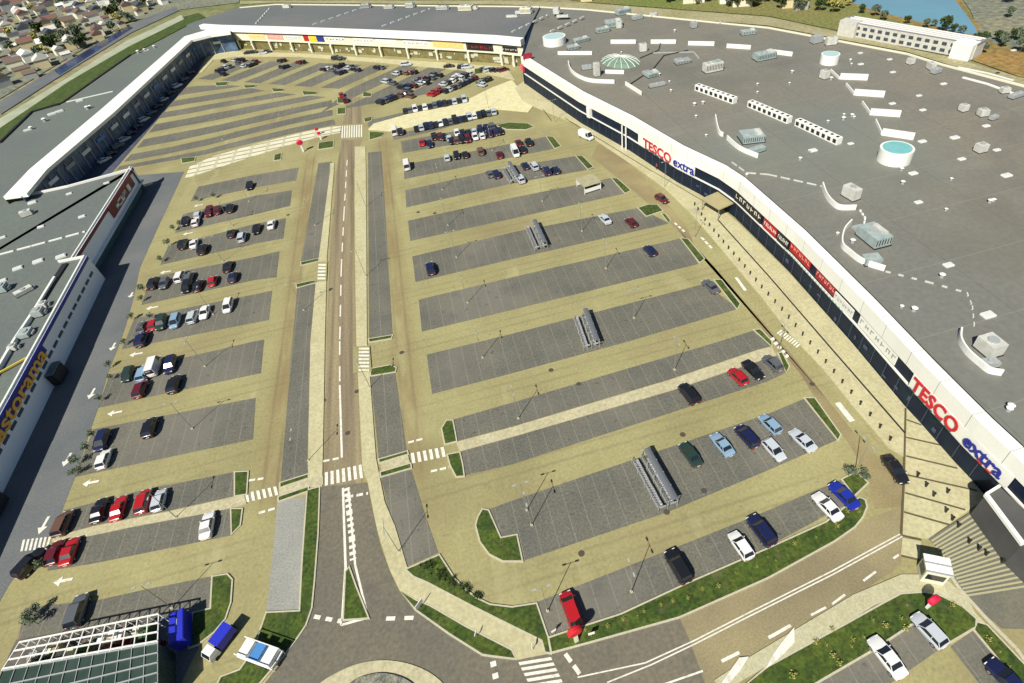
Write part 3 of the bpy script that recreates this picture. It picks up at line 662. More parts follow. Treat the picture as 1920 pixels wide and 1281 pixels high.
# left block
row('alone in the top row of the left block', [(468,349,'black')])
row('in the second row of the left block', [(348,416,'black'),(367,417,'white','hatch',95),(372,403,'silver','hatch'),(393,398,'maroon'),(409,394,'maroon'),(432,391,'black')])
row('in the third row of the left block', [(344,458,'black'),(364,457,'white','sedan',95),(380,468,'black'),(434,438,'black'),(454,445,'silver'),(481,430,'black'),(509,421,'white')])
row('in the fourth row of the left block', [(289,531,'black'),(308,532,'grey'),(338,519,'white'),(355,520,'grey'),(351,538,'black'),(371,536,'black'),(399,527,'red','hatch',92),(427,500,'black'),(437,520,'navy')])
row('in the fifth row of the left block', [(268,613,'grey'),(288,608,'red','hatch',93),(303,606,'green'),(329,603,'skyblue'),(362,594,'silver'),(384,586,'white'),(428,574,'white'),(266,637,'navy','suv',93)])
row('in the row with the tall white van', [(240,702,'green'),(270,700,'skyblue'),(290,688,'white','van',92),(320,685,'navy','suv'),(264,730,'maroon','mpv'),(327,721,'black','suv')])
row('in the wide empty left block row', [(192,827,'navy'),(195,861,'white','hatch',92),(282,802,'black','suv',92)])
row('parked above the left pale walkway', [(119,982,'brown','mpv',88),(186,957,'black','sedan',92),(223,953,'red','sedan',92),(270,940,'red','mpv',92),(299,938,'silver','hatch',92)])
row('parked below the left pale walkway', [(104,1036,'maroon','hatch',92),(131,1034,'red','sedan',92),(389,985,'white','sedan',92)])
row('on the asphalt beside the left crossing', [(58,1056,'black','suv',60)])
row('alone in the row by the garden centre', [(146,1146,'grey','suv',92)])
row('in the bays at the bottom right corner', [(1663,1232,'white','sedan',97),(1742,1182,'silver','hatch',100),(1890,1276,'navy','sedan',100)])

cw = ['white','black','grey','silver','black','navy','white','grey','black','silver','black','white','grey','black']
row('parked in the shade along the left mall wing', [(196+i*12.4, 300-i*12.6, cw[i], None, 52) for i in range(14)], full=False)
# ------------------------------------------------------------ lamp posts
lp = empty('street_lamp', (0, 0, 0))
MB().tube((0, 0, 0), (0, 0, 7.2), .065, 8, .04).obj('pole', steel, lp)
MB().box((0, 0, .12), (.35, .35, .24)).obj('foot', kerbm, lp)
MB().tube((-.8, 0, 7.2), (.8, 0, 7.2), .035, 6).obj('arm', steel, lp)
for s in (-1, 1): MB().box((s*.9, 0, 7.2), (.5, .2, .1)).obj('lamp_head', greym, lp)
LP = [(1189,597,'in the empty row left of the upper right green island'),(905,671,'at the left end of the longest empty bay row'),(877,568,'in the fourth bay row of the right block'),(856,483,'right of the lone navy car'),(840,423,'in the second bay row of the right block'),(829,356,'at the left end of the upper trolley row'),
 (1017,378,'left of the beige trolley shelter'),(1091,434,'between the trolley shelter and the silver saloon'),(1136,504,'left of the lone navy hatchback'),(1246,352,'near the road by the store'),(1265,694,'standing on the narrow pale walkway'),(972,785,'in the row above the narrow pale walkway'),
 (988,957,'in the lower shelter row, left part'),(1603,886,'at the corner island by the bright blue car'),(997,985,'beside the curved green corner island'),(1027,1146,'beside the red minivan'),(1184,1110,'in the empty bays between red and black cars'),(591,423,'in the upper strip left of the road'),
 (570,582,'in the middle strip left of the road'),(579,864,'at the lower end of the left road strip'),(694,727,'on the right road pavement below the side crossing'),(686,518,'on the right road pavement, middle'),(686,388,'on the right road pavement, upper part'),(748,1035,'on the pavement left of the dark triangle lawn'),
 (361,804,'in the wide empty left row'),(385,687,'in the left row right of the white van'),(331,971,'on the left pale walkway'),(323,1140,'in the row by the garden centre'),(467,378,'in the top left block rows'),(436,424,'in the second left block row'),(418,490,'in the left block row with one red car'),(400,590,'in the left row led by a red hatchback'),
 (916,203,'on the cream walkway right end'),(657,128,'in the slanting rows under the arcade'),(923,283,'above the row of the lone white van'),(523,215,'in the striped upper left lot'),(417,262,'in the lower striped upper left lot'),(1302,447,'beside the road at the store curve'),(1458,664,'at the crossing by the store pavement'),(1040,230,'on the store pavement top end')]
for i, (x, y, l) in enumerate(LP):
    o = lp if i == 0 else copy_tree(lp); P = at(x, y); o.location = (P.x, P.y, .02); o.rotation_euler = (0, 0, R(90 if i % 3 else 0))
    tag(o, 'slim double headed lamp post '+l, 'street lamp', 'lamp posts of the car park')

# ------------------------------------------------------------ bollards along the store pavement
PL = [(1302,385),(1322,415),(1361,462),(1390,495),(1427,540),(1469,586),(1501,625),(1534,664),(1576,715),(1614,760),(1645,797),(1685,846)]
P = [at(x, y, .13) for x, y in PL]
bm_ = MB().tube((0, 0, 0), (0, 0, .75), .15, 8, .13); bm_.tube((0, 0, .75), (0, 0, .82), .17, 8)
b0 = bm_.obj('bollard', blackm)
tag(b0, 'short black bollard in the long line between store road and pavement', 'bollard', 'bollards along the store pavement')
acc = 0; first = True; step = 2.35
for a, b in zip(P, P[1:]):
    L = (b-a).length; t = acc
    while t < L:
        q = a+(b-a)*(t/L)
        o = b0 if first else b0.copy()
        if not first: col.objects.link(o)
        first = False; o.location = q; t += step
    acc = t-L
for i, (x, y) in enumerate([(1720,893),(1736,912),(1750,930),(1773,960),(1785,975),(1796,988),(1816,1018),(1834,1031),(1848,1041),(1883,1050),(1896,1058),(1878,1055),(1919,1064),(1841,880),(1776,924)]):
    o = b0.copy(); col.objects.link(o); o.location = at(x, y, .15); o['label'] = 'short black bollard on the plaza at the bottom right'; o['group'] = 'bollards on the plaza'

# ------------------------------------------------------------ trolley shelters and trolleys
tm = MB(); zt = .95
tm.loft([[(-.2,-.35,.45),(.2,-.35,.45),(.2,.35,.5),(-.2,.35,.5)], [(-.28,-.45,zt),(.28,-.45,zt),(.28,.5,zt),(-.28,.5,zt)]], cap=False); tm.poly([(-.2,-.35,.45),(.2,-.35,.45),(.2,.35,.5),(-.2,.35,.5)])
tm.box((0, -.5, 1.0), (.56, .05, .05)); tm.box((0, 0, .25), (.42, .75, .04))
for sx in (-1, 1):
    for sy in (-1, 1): tm.box((sx*.2, sy*.33, .1), (.05, .12, .2))
    tm.tube((sx*.22, -.4, .2), (sx*.26, -.45, 1.0), .025, 4)
trolmesh = tm.mesh('shopping_trolley', [M('trolley_wire', (.55,.56,.58), .35, metal=.5)])
SH = [((1089,596),(1110,655),'large grey trolley shelter in the middle of the empty right rows','lower middle'),((1201,861),(1252,955),'largest trolley shelter in the row of silver and navy cars','largest'),((996,428),(1015,470),'grey trolley shelter in the third right row, left of centre','third row'),((950,318),(966,345),'trolley shelter standing among the navy cars in the upper row','upper')]
for si, (a, b, lab, nm) in enumerate(SH):
    A = at(*a); B = at(*b); d = (B-A); L = d.length; ang = math.atan2(d.y, d.x)+math.pi/2; c = (A+B)/2
    r = empty('trolley_shelter', (c.x, c.y, .02), ang, lab, 'trolley shelter', 'trolley shelters of the car park')
    fr = MB()
    for sx in (-1.5, 0, 1.5):
        fr.tube((sx, -L/2, 1.1), (sx, L/2, 1.1), .05, 6)
        for k in range(5):
            y = -L/2+L*k/4; fr.tube((sx, y, 0), (sx, y, 2.2 if sx > -1 else 1.1), .05, 6)
    for k in range(5):
        y = -L/2+L*k/4; fr.tube((0, y, 2.15), (1.6, y, 2.05), .04, 6)
    fr.obj('frame', greym, r)
    rf = MB(); n = 6
    rings = []
    for k in range(n+1):
        x = .55+1.0*k/n; z = 2.05+.12*math.sin(math.pi*k/n); rings.append([(x, -L/2-.1, z), (x, L/2+.1, z), (x, L/2+.1, z+.05), (x, -L/2-.1, z+.05)])
    rf.loft(rings[::-1]).obj('roof', canopym, r)
    for k in range(2): MB().box((-.8+1.6*k, -L/2-.05, 1.3), (.9, .06, .35)).obj('end_sign', greym, r)
    for lane in (-.9, .75):
        for k in range(int((L-1)/.42)):
            if lane > 0 and k % 3 == 2: continue
            o = bpy.data.objects.new('shopping_trolley', trolmesh); col.objects.link(o)
            q = Matrix.Rotation(ang, 3, 'Z') @ Vector((lane+random.uniform(-.05, .05), -L/2+.8+k*.42, 0)); o.location = (c.x+q.x, c.y+q.y, .03); o.rotation_euler.z = ang
            tag(o, 'wire shopping trolley nested in the %s trolley shelter' % nm, 'trolley', 'trolleys in the %s shelter' % nm)
# beige open shelter
A = at(1103, 340); r = empty('bay_shelter', (*at(1104, 353).xy, .02), R(8), 'beige boxed trolley shelter near the right end of the second row', 'trolley shelter')
fr = MB()
for sx in (-2.3, 2.3):
    for sy in (-2.4, 2.4): fr.box((sx, sy, 1.1), (.12, .12, 2.2))
fr.box((0, 2.4, 1.1), (4.6, .06, 1.6)); fr.box((0, -2.4, .9), (4.6, .06, 1.0)); fr.obj('frame', whit, r)
MB().box((0, 0, 2.25), (5.0, 5.2, .12)).obj('roof', M('beige_roof', (.40,.36,.22), .7, (.3,.28,.18), .8, 4, .8), r)
MB().box((2.33, 0, 1.1), (.08, 4.8, 2.1)).obj('side_panel', whit, r)

# ------------------------------------------------------------ buildings
def wall_line(P, z0, z1, th=.3, flip=1):
    """prism along world polyline P, thickness to the left of travel * flip"""
    out = []
    n = len(P)
    for i in range(n):
        d = Vector((0, 0))
        if i: d += (P[i]-P[i-1]).xy.normalized()
        if i < n-1: d += (P[i+1]-P[i]).xy.normalized()
        d.normalize(); out.append(Vector((P[i].x, P[i].y))+Vector((-d.y, d.x))*th*flip)
    mb = MB()
    i0 = []
    for i in range(n-1):
        a, b, c, e = P[i], P[i+1], out[i+1], out[i]
        for f in ([(a.x,a.y,z0),(b.x,b.y,z0),(b.x,b.y,z1),(a.x,a.y,z1)], [(c.x,c.y,z0),(e.x,e.y,z0),(e.x,e.y,z1),(c.x,c.y,z1)], [(a.x,a.y,z1),(b.x,b.y,z1),(c.x,c.y,z1),(e.x,e.y,z1)], [(a.x,a.y,z0),(e.x,e.y,z0),(c.x,c.y,z0),(b.x,b.y,z0)]):
            mb.poly(f)
    for i, j in ((0, 0), (n-1, n-1)):
        a, e = P[i], out[i]; mb.poly([(a.x,a.y,z0),(e.x,e.y,z0),(e.x,e.y,z1),(a.x,a.y,z1)])
    return mb
def onpath(P, t):
    L = [0]
    for a, b in zip(P, P[1:]): L.append(L[-1]+(b-a).length)
    d = L[-1]*t; i = 0
    while i < len(L)-2 and L[i+1] < d: i += 1
    k = (d-L[i])/(L[i+1]-L[i]); dr = (P[i+1]-P[i]).normalized(); return P[i]+(P[i+1]-P[i])*k, dr
def path_t(P, Q):
    best = (1e9, 0); 
    for k in range(2001):
        p, _ = onpath(P, k/2000); d = (p.xy-Q.xy).length
        if d < best[0]: best = (d, k/2000)
    return best[1]
def off(P, d):
    out = []
    for i in range(len(P)):
        t = Vector((0, 0, 0))
        if i: t += (P[i]-P[i-1]).normalized()
        if i < len(P)-1: t += (P[i+1]-P[i]).normalized()
        t.z = 0; t.normalize(); out.append(P[i]+Vector((-t.y, t.x, 0))*d)
    return out

# --- right hypermarket.  facade path runs from the far corner towards the camera; building lies on its left
FB = [at(x, y) for x, y in [(985,158),(1090,232),(1180,283),(1270,343),(1345,383),(1378,408),(1480,510),(1595,640),(1697,762),(1790,868),(1850,931),(1965,1058)]]
FB = [Vector((p.x, p.y, 0)) for p in FB]
RH = 9.4
store = empty('hypermarket', (95, 20, 0), 0, 'large hypermarket with flat grey-brown roof, white fascia band and navy glazing along the right', 'store')
def child(o, root):
    o.parent = root; o.matrix_parent_inverse = Matrix.Translation(-Vector(root.location)); return o
roofpx = [(1012,13),(1100,18),(1440,52),(1700,101),(1765,121),(1930,165),(2100,215),(2300,700),(2300,1200),(2150,1250)]
RP_ = [at(x, y, RH) for x, y in roofpx]
inner = off(FB, .6)
roofpoly = [(p.x, p.y) for p in RP_]+[(p.x, p.y) for p in inner[::-1]]
mb = MB(); mb.prism(roofpoly, 0, RH); w_ = child(mb.obj('roof', roof_r), store)
child(wall_line(off(FB, 0), 0.0, 4.0, .55, 1).obj('shopfront_glazing', navy), store)
child(wall_line(off(FB, -.05), 4.25, 7.0, .6, 1).obj('upper_glazing', navy), store)
child(wall_line(off(FB, -.35), 4.0, 4.25, .9, 1).obj('canopy_edge', whit), store)
child(wall_line(off(FB, -.45), 7.0, RH+.35, 1.9, 1).obj('fascia_band', capm), store)
child(wall_line(off(FB, 1.46), RH+.0, RH+.32, .22, 1).obj('roof_gutter', dark), store)
child(MB().prism([(p.x, p.y) for p in [RP_[0]-Vector((2, 0, 0)), RP_[0], inner[0], FB[0]+Vector((-.3, .3, 0))]], 0, RH-.02).obj('end_wall', navy), store)
mb = MB(); jn = off(FB, -.46); TJ = sum((b-a).length for a, b in zip(jn, jn[1:]))
for k in range(int(TJ/6)):
    q = Vector(); 
    t_ = (k+.5)*6; acc_ = 0
    for a, b in zip(jn, jn[1:]):
        l_ = (b-a).length
        if acc_+l_ >= t_: q = a+(b-a)*((t_-acc_)/l_); an_ = math.atan2((b-a).y, (b-a).x); break
        acc_ += l_
    mb.box((q.x, q.y, (7.0+RH+.35)/2), (.07, .04, RH-6.7), an_); mb.box((q.x-math.sin(an_)*.95, q.y+math.cos(an_)*.95, RH+.36), (.07, 1.9, .03), an_)
child(mb.obj('panel_joints', greym), store)
# panels and letters on the facade
def text_mesh(body, size, bold=0.0, ext=.06):
    cu = bpy.data.curves.new('t', 'FONT'); cu.body = body; cu.size = size; cu.extrude = ext; cu.offset = bold; cu.align_x = 'CENTER'; cu.align_y = 'CENTER'; cu.resolution_u = 3
    ob = bpy.data.objects.new('t', cu); col.objects.link(ob)
    bpy.context.view_layer.update()
    me = bpy.data.meshes.new_from_object(ob.evaluated_get(bpy.context.evaluated_depsgraph_get()))
    bpy.data.objects.remove(ob); return me
def put_text(name, body, c, right, length, height, m, root, bold=0.0, normal_off=0.0):
    """right: direction of reading; letters stand upright on a vertical face"""
    me = text_mesh(body, 1.0, bold); xs = [v.co.x for v in me.vertices]; ys = [v.co.y for v in me.vertices]
    sx = length/(max(xs)-min(xs)); sy = height/(max(ys)-min(ys)); cx = (max(xs)+min(xs))/2; cy = (max(ys)+min(ys))/2
    r = right.normalized(); up = Vector((0, 0, 1)); nn = r.cross(up)
    for v in me.vertices:
        x, y, z = (v.co.x-cx)*sx, (v.co.y-cy)*sy, v.co.z
        v.co = c+r*x+up*y+nn*(z+normal_off)-Vector(root.location)
    me.materials.clear(); me.materials.append(m); me.update()
    o = bpy.data.objects.new(name, me); col.objects.link(o); o.parent = root; return o
def face_panel(P, p0, p1, z0, z1, m, name, root, out=.12, th=.18):
    """panel on the facade path between photo points p0,p1 (taken at mid height)"""
    zm = (z0+z1)/2; a = path_t(P, at(*p0, zm)); b = path_t(P, at(*p1, zm))
    if a > b: a, b = b, a
    n = 5; Q = [onpath(P, a+(b-a)*k/(n-1))[0] for k in range(n)]
    o = child(wall_line(off(Q, -out), z0, z1, th, 1).obj(name, m), root)
    c, d = onpath(P, (a+b)/2); nn = Vector((d.y, -d.x, 0)); return c+nn*(out+.02)+Vector((0, 0, zm)), d, (Q[-1]-Q[0]).length
c, d, L = face_panel(FB, (1712,712), (1893,905), 4.3, 7.0, capm, 'sign_panel', store, .5, .25)
nn = Vector((d.y, -d.x, 0))
def sign_text(p0, p1, zc, hgt, body, m, root, P=FB, out=.6, bold=.0, name='sign_lettering'):
    A_ = at(*p0, zc); B_ = at(*p1, zc); a = path_t(P, A_); b = path_t(P, B_)
    qa, _ = onpath(P, a); qb, _ = onpath(P, b); d_ = (qb-qa).normalized(); n_ = Vector((d_.y, -d_.x, 0)); c_ = (qa+qb)/2+n_*out; c_.z = zc
    rd = d_
    return put_text(name, body, c_, rd, (qb-qa).length, hgt, m, root, bold)
# the facade path runs towards the camera with the store on its left, so it reads along the path
sign_text((1712,716), (1800,805), 5.75, 2.5, 'TESCO', redm, store, out=.62, bold=.02)
sign_text((1812,822), (1882,892), 5.6, 1.9, 'extra', blue2, store, out=.62, bold=.02)
def dashes(p0, p1, zc, n, m, root, P=FB, out=.6, hh=.22):
    A_ = at(*p0, zc); B_ = at(*p1, zc); a = path_t(P, A_); b = path_t(P, B_); mb = MB()
    for k in range(n):
        q, d_ = onpath(P, a+(b-a)*(k+.5)/n); n_ = Vector((d_.y, -d_.x, 0)); L_ = (b-a)*sum((y-x).length for x, y in zip(P, P[1:]))/n*.62
        q = q+n_*out; mb.box((q.x, q.y, zc), (L_, .08, hh), math.atan2(d_.y, d_.x))
    child(mb.obj('sign_dashes', m), root)
dashes((1702,722), (1792,812), 4.42, 5, M('dash_teal', (.01,.10,.12), .5), store, out=.62)
dashes((1820,862), (1850,895), 4.5, 2, redm, store, out=.62)
face_panel(FB, (1211,256), (1312,318), 4.3, 7.0, capm, 'sign_panel', store, .5, .25)
sign_text((1213,264), (1268,296), 5.75, 2.6, 'TESCO', redm, store, out=.62, bold=.02)
sign_text((1273,299), (1309,320), 5.6, 2.0, 'extra', blue2, store, out=.62, bold=.02)
dashes((1212,275), (1262,305), 4.45, 5, M('dash_teal', (.01,.10,.12), .5), store, out=.62)
rnd = random.Random(3)
def glyphs(p0, p1, zc, hgt, m, root, P=FB, out=.45, n=8):
    """an unreadable cluster of strokes where the photo shows lettering too small to read"""
    A_ = at(*p0, zc); B_ = at(*p1, zc); a = path_t(P, A_); b = path_t(P, B_); mb = MB(); TL = sum((y-x).length for x, y in zip(P, P[1:]))
    for k in range(n):
        q, d_ = onpath(P, a+(b-a)*(k+.5)/n); n_ = Vector((d_.y, -d_.x, 0)); wd = abs(b-a)*TL/n*.6; q = q+n_*out
        an = math.atan2(d_.y, d_.x)
        mb.box((q.x-d_.x*wd*.4, q.y-d_.y*wd*.4, zc), (wd*.22, .06, hgt), an)
        mb.box((q.x, q.y, zc+rnd.choice((-.4, 0, .4))*hgt), (wd*.8, .06, hgt*.18), an)
        if k % 2: mb.box((q.x+d_.x*wd*.35, q.y+d_.y*wd*.35, zc), (wd*.2, .06, hgt*.8), an)
    child(mb.obj('sign_lettering', m), root)
for p0, p1, z0, z1, m, gm in [((1378,366),(1425,412),4.4,6.8,BK,BW),((1428,418),(1452,440),4.4,6.6,BR,BW),((1452,443),(1470,462),4.4,6.6,BK,BW),((1476,462),(1512,500),4.9,6.9,BR,BP),((1527,512),(1562,548),4.9,6.9,M('board_darkred', (.30,.012,.025), .6),BP),((1555,556),(1592,592),4.4,6.2,BW,greym),((1617,598),(1688,675),4.6,6.8,capm,greym)]:
    face_panel(FB, p0, p1, z0, z1, m, 'sign_panel', store, .3, .2)
    glyphs(p0, p1, (z0+z1)/2+.2, (z1-z0)*.38, gm, store, out=.36, n=7)
dashes((1445,470), (1560,590), 4.5, 22, M('dash_pale', (.5,.62,.55), .5), store, out=.5, hh=.3)
# white column, portal frames and mullions
mb = MB(); q, d_ = onpath(FB, path_t(FB, at(1117,222,3))); n_ = Vector((d_.y, -d_.x, 0)); q = q+n_*.5
mb.box((q.x, q.y, 5.6), (1.6, 1.0, 3.1), math.atan2(d_.y, d_.x)); child(mb.obj('white_column', whit), store)
mb = MB()
for px in ((1180,262),(1186,266)):
    q, d_ = onpath(FB, path_t(FB, at(*px, 2))); n_ = Vector((d_.y, -d_.x, 0)); q = q+n_*.8; mb.box((q.x, q.y, 3.5), (.3, .3, 7.0), 0)
child(mb.obj('portal_frame', whit), store)
mb = MB(); TL = sum((b-a).length for a, b in zip(FB, FB[1:]))
for k in range(int(TL/3.2)):
    q, d_ = onpath(FB, (k+.5)*3.2/TL); n_ = Vector((d_.y, -d_.x, 0)); q = q+n_*.02
    mb.box((q.x, q.y, 2.0), (.09, .1, 3.9), math.atan2(d_.y, d_.x))
child(mb.obj('mullions', M('mullion_dark', (.05,.07,.10), .5)), store)
for k in range(34):
    t = .5+.5*k/34; q, d_ = onpath(FB, t); n_ = Vector((d_.y, -d_.x, 0)); q = q+n_*.1
    if rnd.random() < .5: child(MB().box((q.x, q.y, rnd.uniform(.8, 2.2)), (rnd.uniform(.3, 1.0), .12, rnd.uniform(.3, .9)), math.atan2(d_.y, d_.x)).obj('window_poster', M('poster_dull', (.05,.06,.10), .6)), store)
# entrance canopy on the pavement
r = empty('entrance_canopy', (*at(1345,398).xy, .13), math.atan2(FB[5].y-FB[3].y, FB[5].x-FB[3].x), 'square ochre flat canopy in front of the store entrance bend', 'canopy')
MB().box((0, 0, 3.0), (6.0, 5.2, .25)).obj('roof', M('ochre_panel', (.40,.34,.16), .8, (.33,.30,.17), .5, 4, .8), r)
for sx in (-2.7, 2.7):
    for sy in (-2.3, 2.3): MB().tube((sx, sy, 0), (sx, sy, 2.9), .1, 8).obj('post', steel, r)
# side block of the store at the bottom right
sb = empty('side_wing', (*at(1890,975,5).xy, 0), 0, 'low grey roofed wing with white edge at the right frame edge', 'building')
SQ = W([(1848,928),(1874,912),(1990,1020),(1990,1090),(1918,1022)], 5.2)
child(MB().prism([(p.x, p.y) for p in SQ], 0, 5.2).obj('roof', M('wing_roof_dark', (.085,.085,.08), .85, (.06,.06,.06), .2, 4, .9)), sb)
mb = MB(); mb.bar(SQ[0], SQ[4], .5, .5, 5.25); mb.bar(SQ[0], SQ[1], .3, .4, 5.27); child(mb.obj('roof_edge', capm), sb)
SN = W([(1876,908),(1925,870),(1990,1018)], 5.6)

# --- back arcade building
BB_ = [Vector((*at(x, y).xy, 0)) for x, y in [(396,88),(430,91),(560,97),(700,105),(830,113),(935,121),(985,127)]]
back = empty('arcade_building', (0, 240, 0), 0, 'long shopping arcade with cream columns and shop signs across the far end', 'building')
BH = 10.2
roofp = W([(352,46),(378,36),(450,14),(517,8),(700,9),(960,12),(1012,13)], BH)
ib = off(BB_, 1.0)
child(MB().prism([(p.x, p.y) for p in roofp]+[(p.x, p.y) for p in ib[::-1]], 0, BH).obj('roof', roof_b), back)
child(wall_line(off(BB_, .9), 0, 4.1, .1, 1).obj('shopfront_glazing', olive), back)
child(wall_line(BB_, 4.1, 8.1, .9, 1).obj('upper_wall', cream), back)
child(wall_line(off(BB_, -1.0), 8.1, BH+.25, 2.6, 1).obj('fascia_band', capm), back)
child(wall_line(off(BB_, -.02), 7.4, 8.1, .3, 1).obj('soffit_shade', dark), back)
TLb = sum((b-a).length for a, b in zip(BB_, BB_[1:]))
for px in [430,457,490,530,565,605,650,698,750,806,867,930,955]:
    q, d_ = onpath(BB_, path_t(BB_, at(px, 97+(px-430)*.055, 1.0))); n_ = Vector((d_.y, -d_.x, 0)); q = q+n_*.2
    child(MB().box((q.x, q.y, 2.05), (.8, .8, 4.1), math.atan2(d_.y, d_.x)).obj('column', cream), back)
for p0, p1, z0, z1, m, gm in [((455,73),(485,74),5.0,7.4,BC,BA),((490,74),(520,75),5.2,7.2,BP,BW),((528,74),(556,75),5.4,7.0,BPA,greym),((561,75),(571,75),5.0,7.6,BR,None),((571,77),(586,77),4.8,7.4,BY,BC),((587,76),(600,77),5.0,7.4,BB,None),((606,76),(640,78),5.4,7.2,BW,BK),((660,77),(695,80),5.2,7.4,BW,greym),((706,78),(742,81),5.2,7.2,BW,BPA),((756,80),(800,84),5.2,7.4,BW,greym),((808,84),(862,89),5.2,7.6,BA,BC),((873,88),(922,92),4.9,7.4,BK,redm),((940,93),(968,96),5.2,7.2,BK,BW)]:
    face_panel(BB_, p0, p1, z0, z1, m, 'sign_panel', back, .15, .12)
    if gm: glyphs(p0, p1, (z0+z1)/2, (z1-z0)*.3, gm, back, P=BB_, out=.25, n=6)
for k in range(60):
    q, d_ = onpath(BB_, rnd.uniform(.05, .98)); n_ = Vector((d_.y, -d_.x, 0)); q = q+n_*rnd.uniform(-.8, -.6)
    child(MB().box((q.x, q.y, rnd.uniform(.6, 3.0)), (rnd.uniform(.5, 2.2), .15, rnd.uniform(.4, 1.6)), math.atan2(d_.y, d_.x)).obj('window_poster', M('poster_pale', (.5,.5,.38), .7)), back)
# --- left wing of the mall
LB_ = [Vector((*at(x, y).xy, 0)) for x, y in [(60,415),(117,357),(200,278),(300,180),(385,100)]]
LH = 8.6
left = empty('mall_wing', (-90, 200, 0), 0, 'long mall wing with wide white sloping eave and grey roof on the far left', 'building')
edge = [at(x, y, LH) for x, y in [(8,372),(57,320),(190,208),(347,70),(392,57),(432,51)]]
front = [at(x, y, LH) for x, y in [(52,366),(90,320),(214,214),(360,77),(396,68),(432,63)]]
rp = W([(352,46),(347,52),(245,105),(120,195),(60,212),(0,270),(-120,310),(-120,374)], LH)
child(MB().prism([(p.x, p.y) for p in edge]+[(p.x, p.y) for p in rp], 0, LH).obj('roof', roof_l), left)
mb = MB()
for i in range(len(edge)-1):
    a, b, c, e = edge[i], edge[i+1], front[i+1], front[i]
    up = Vector((0, 0, .45)); dn = Vector((0, 0, -.5))
    mb.poly([a+up, b+up, c+up, e+up], True); mb.poly([e+up, c+up, c+dn, e+dn], True); mb.poly([e+dn, c+dn, b+dn, a+dn], True); mb.poly([a+up, a+dn, b+dn, b+up])
    for p_, q_ in ((a, e), (b, c)): mb.poly([p_+up, q_+up, q_+dn, p_+dn])
child(mb.obj('white_eave', capm), left)
back_line = [Vector((p.x-.2, p.y, 0)) for p in edge]
gl = [front[i].lerp(edge[i], .25) for i in range(len(edge))]; gl = [Vector((p.x, p.y, 0)) for p in gl]
child(wall_line(gl, 0, LH-.1, .3, 1).obj('glazed_wall', M('wing_glazing', (.03,.055,.12), .4, (.10,.17,.26), .35, 4, 1.)), left)
TLl = sum((b-a).length for a, b in zip(gl, gl[1:]))
for k in range(int(TLl/4.5)):
    q, d_ = onpath(gl, (k+.5)*4.5/TLl); n_ = Vector((d_.y, -d_.x, 0))
    q = q+n_*.15; child(MB().box((q.x, q.y, 3.2), (.3, .25, 6.3), math.atan2(d_.y, d_.x)).obj('pilaster', greym), left)
for k in range(16):
    q, d_ = onpath(gl, (k+.6)/16.5); n_ = Vector((d_.y, -d_.x, 0)); q = q+n_*.3
    child(MB().box((q.x, q.y, 4.9), (5.0, .12, 1.1), math.atan2(d_.y, d_.x)).obj('sign_panel', [BPA, bluecl, greym, BW, lblue][k % 5]), left)

# --- left store (pale blue facade in its own shade)
st = empty('diy_store', (-60, 60, 0), 0, 'store with pale blue facade and blue letter sign at the left edge', 'store')
SH_ = 7.0
CF = [Vector(p) for p in [(-61.2, 123.5, 0), (-61.0, 74.5, 0)]]            # far section
CP = [Vector(p) for p in [(-58.2, 74.5, 0), (-56.3, 30, 0), (-54.8, -14, 0)]]  # near portal section
far_r = W([(-60,385),(0,378),(130,350),(248,318)], SH_)
child(MB().prism([(p.x, p.y) for p in far_r]+[(-61.6, 123.3), (-61.4, 74.4), (-58.6, 74.4), (-56.7, 30), (-55.2, -14), (-150, -14), (-150, 110)], 0, SH_-.3).obj('roof', roof_l), st)
child(wall_line(CF, 2.6, SH_, .4, -1).obj('cladding', bluecl), st)
child(wall_line(off(CF, -.4), 0, 2.6, .2, 1).obj('shopfront_glazing', tealg), st)
child(wall_line(off(CF, 1.0), 2.5, 2.65, 1.0, -1).obj('canopy_edge', whit), st)
child(wall_line(off(CF, -.35), SH_, SH_+.35, .3, -1).obj('parapet_cap', whit), st)
child(wall_line(off(CF, .08), SH_-.9, SH_-.1, .1, -1).obj('maroon_strip', maroon), st)
child(wall_line(CP, 0, SH_, .4, -1).obj('portal_wall', bluecl), st)
child(wall_line(off(CP, -.3), SH_, SH_+.35, .35, -1).obj('parapet_cap', whit), st)
child(wall_line(off(CP, .08), SH_-.75, SH_-.05, .1, -1).obj('navy_strip', blue2), st)
child(wall_line([Vector((-58.6, 74.5, 0)), Vector((-64.5, 74.8, 0))], SH_-.3, SH_+.3, .3, 1).obj('parapet_cap', whit), st)
rear = W([(100,520),(60,585),(25,637),(-30,730)], SH_+.3)
child(wall_line([Vector((p.x, p.y, 0)) for p in rear], SH_-.3, SH_+.5, .5, 1).obj('parapet_cap', whit), st)
def on_left(P, y):   # point of path at world y
    for a, b in zip(P, P[1:]):
        if min(a.y, b.y) <= y <= max(a.y, b.y):
            t = (y-a.y)/(b.y-a.y); return a.lerp(b, t), (b-a).normalized()
    return P[-1], (P[-1]-P[-2]).normalized()
# window slots of the portal wall
for k in range(22):
    y = 71-k*3.1; q, d_ = on_left(CP, y); q = q+Vector((.06, 0, 3.9))
    child(MB().box(q, (2.1, .12, .55), math.atan2(d_.y, d_.x)).obj('window', M('slot_glass', (.04,.07,.12), .4)), st)
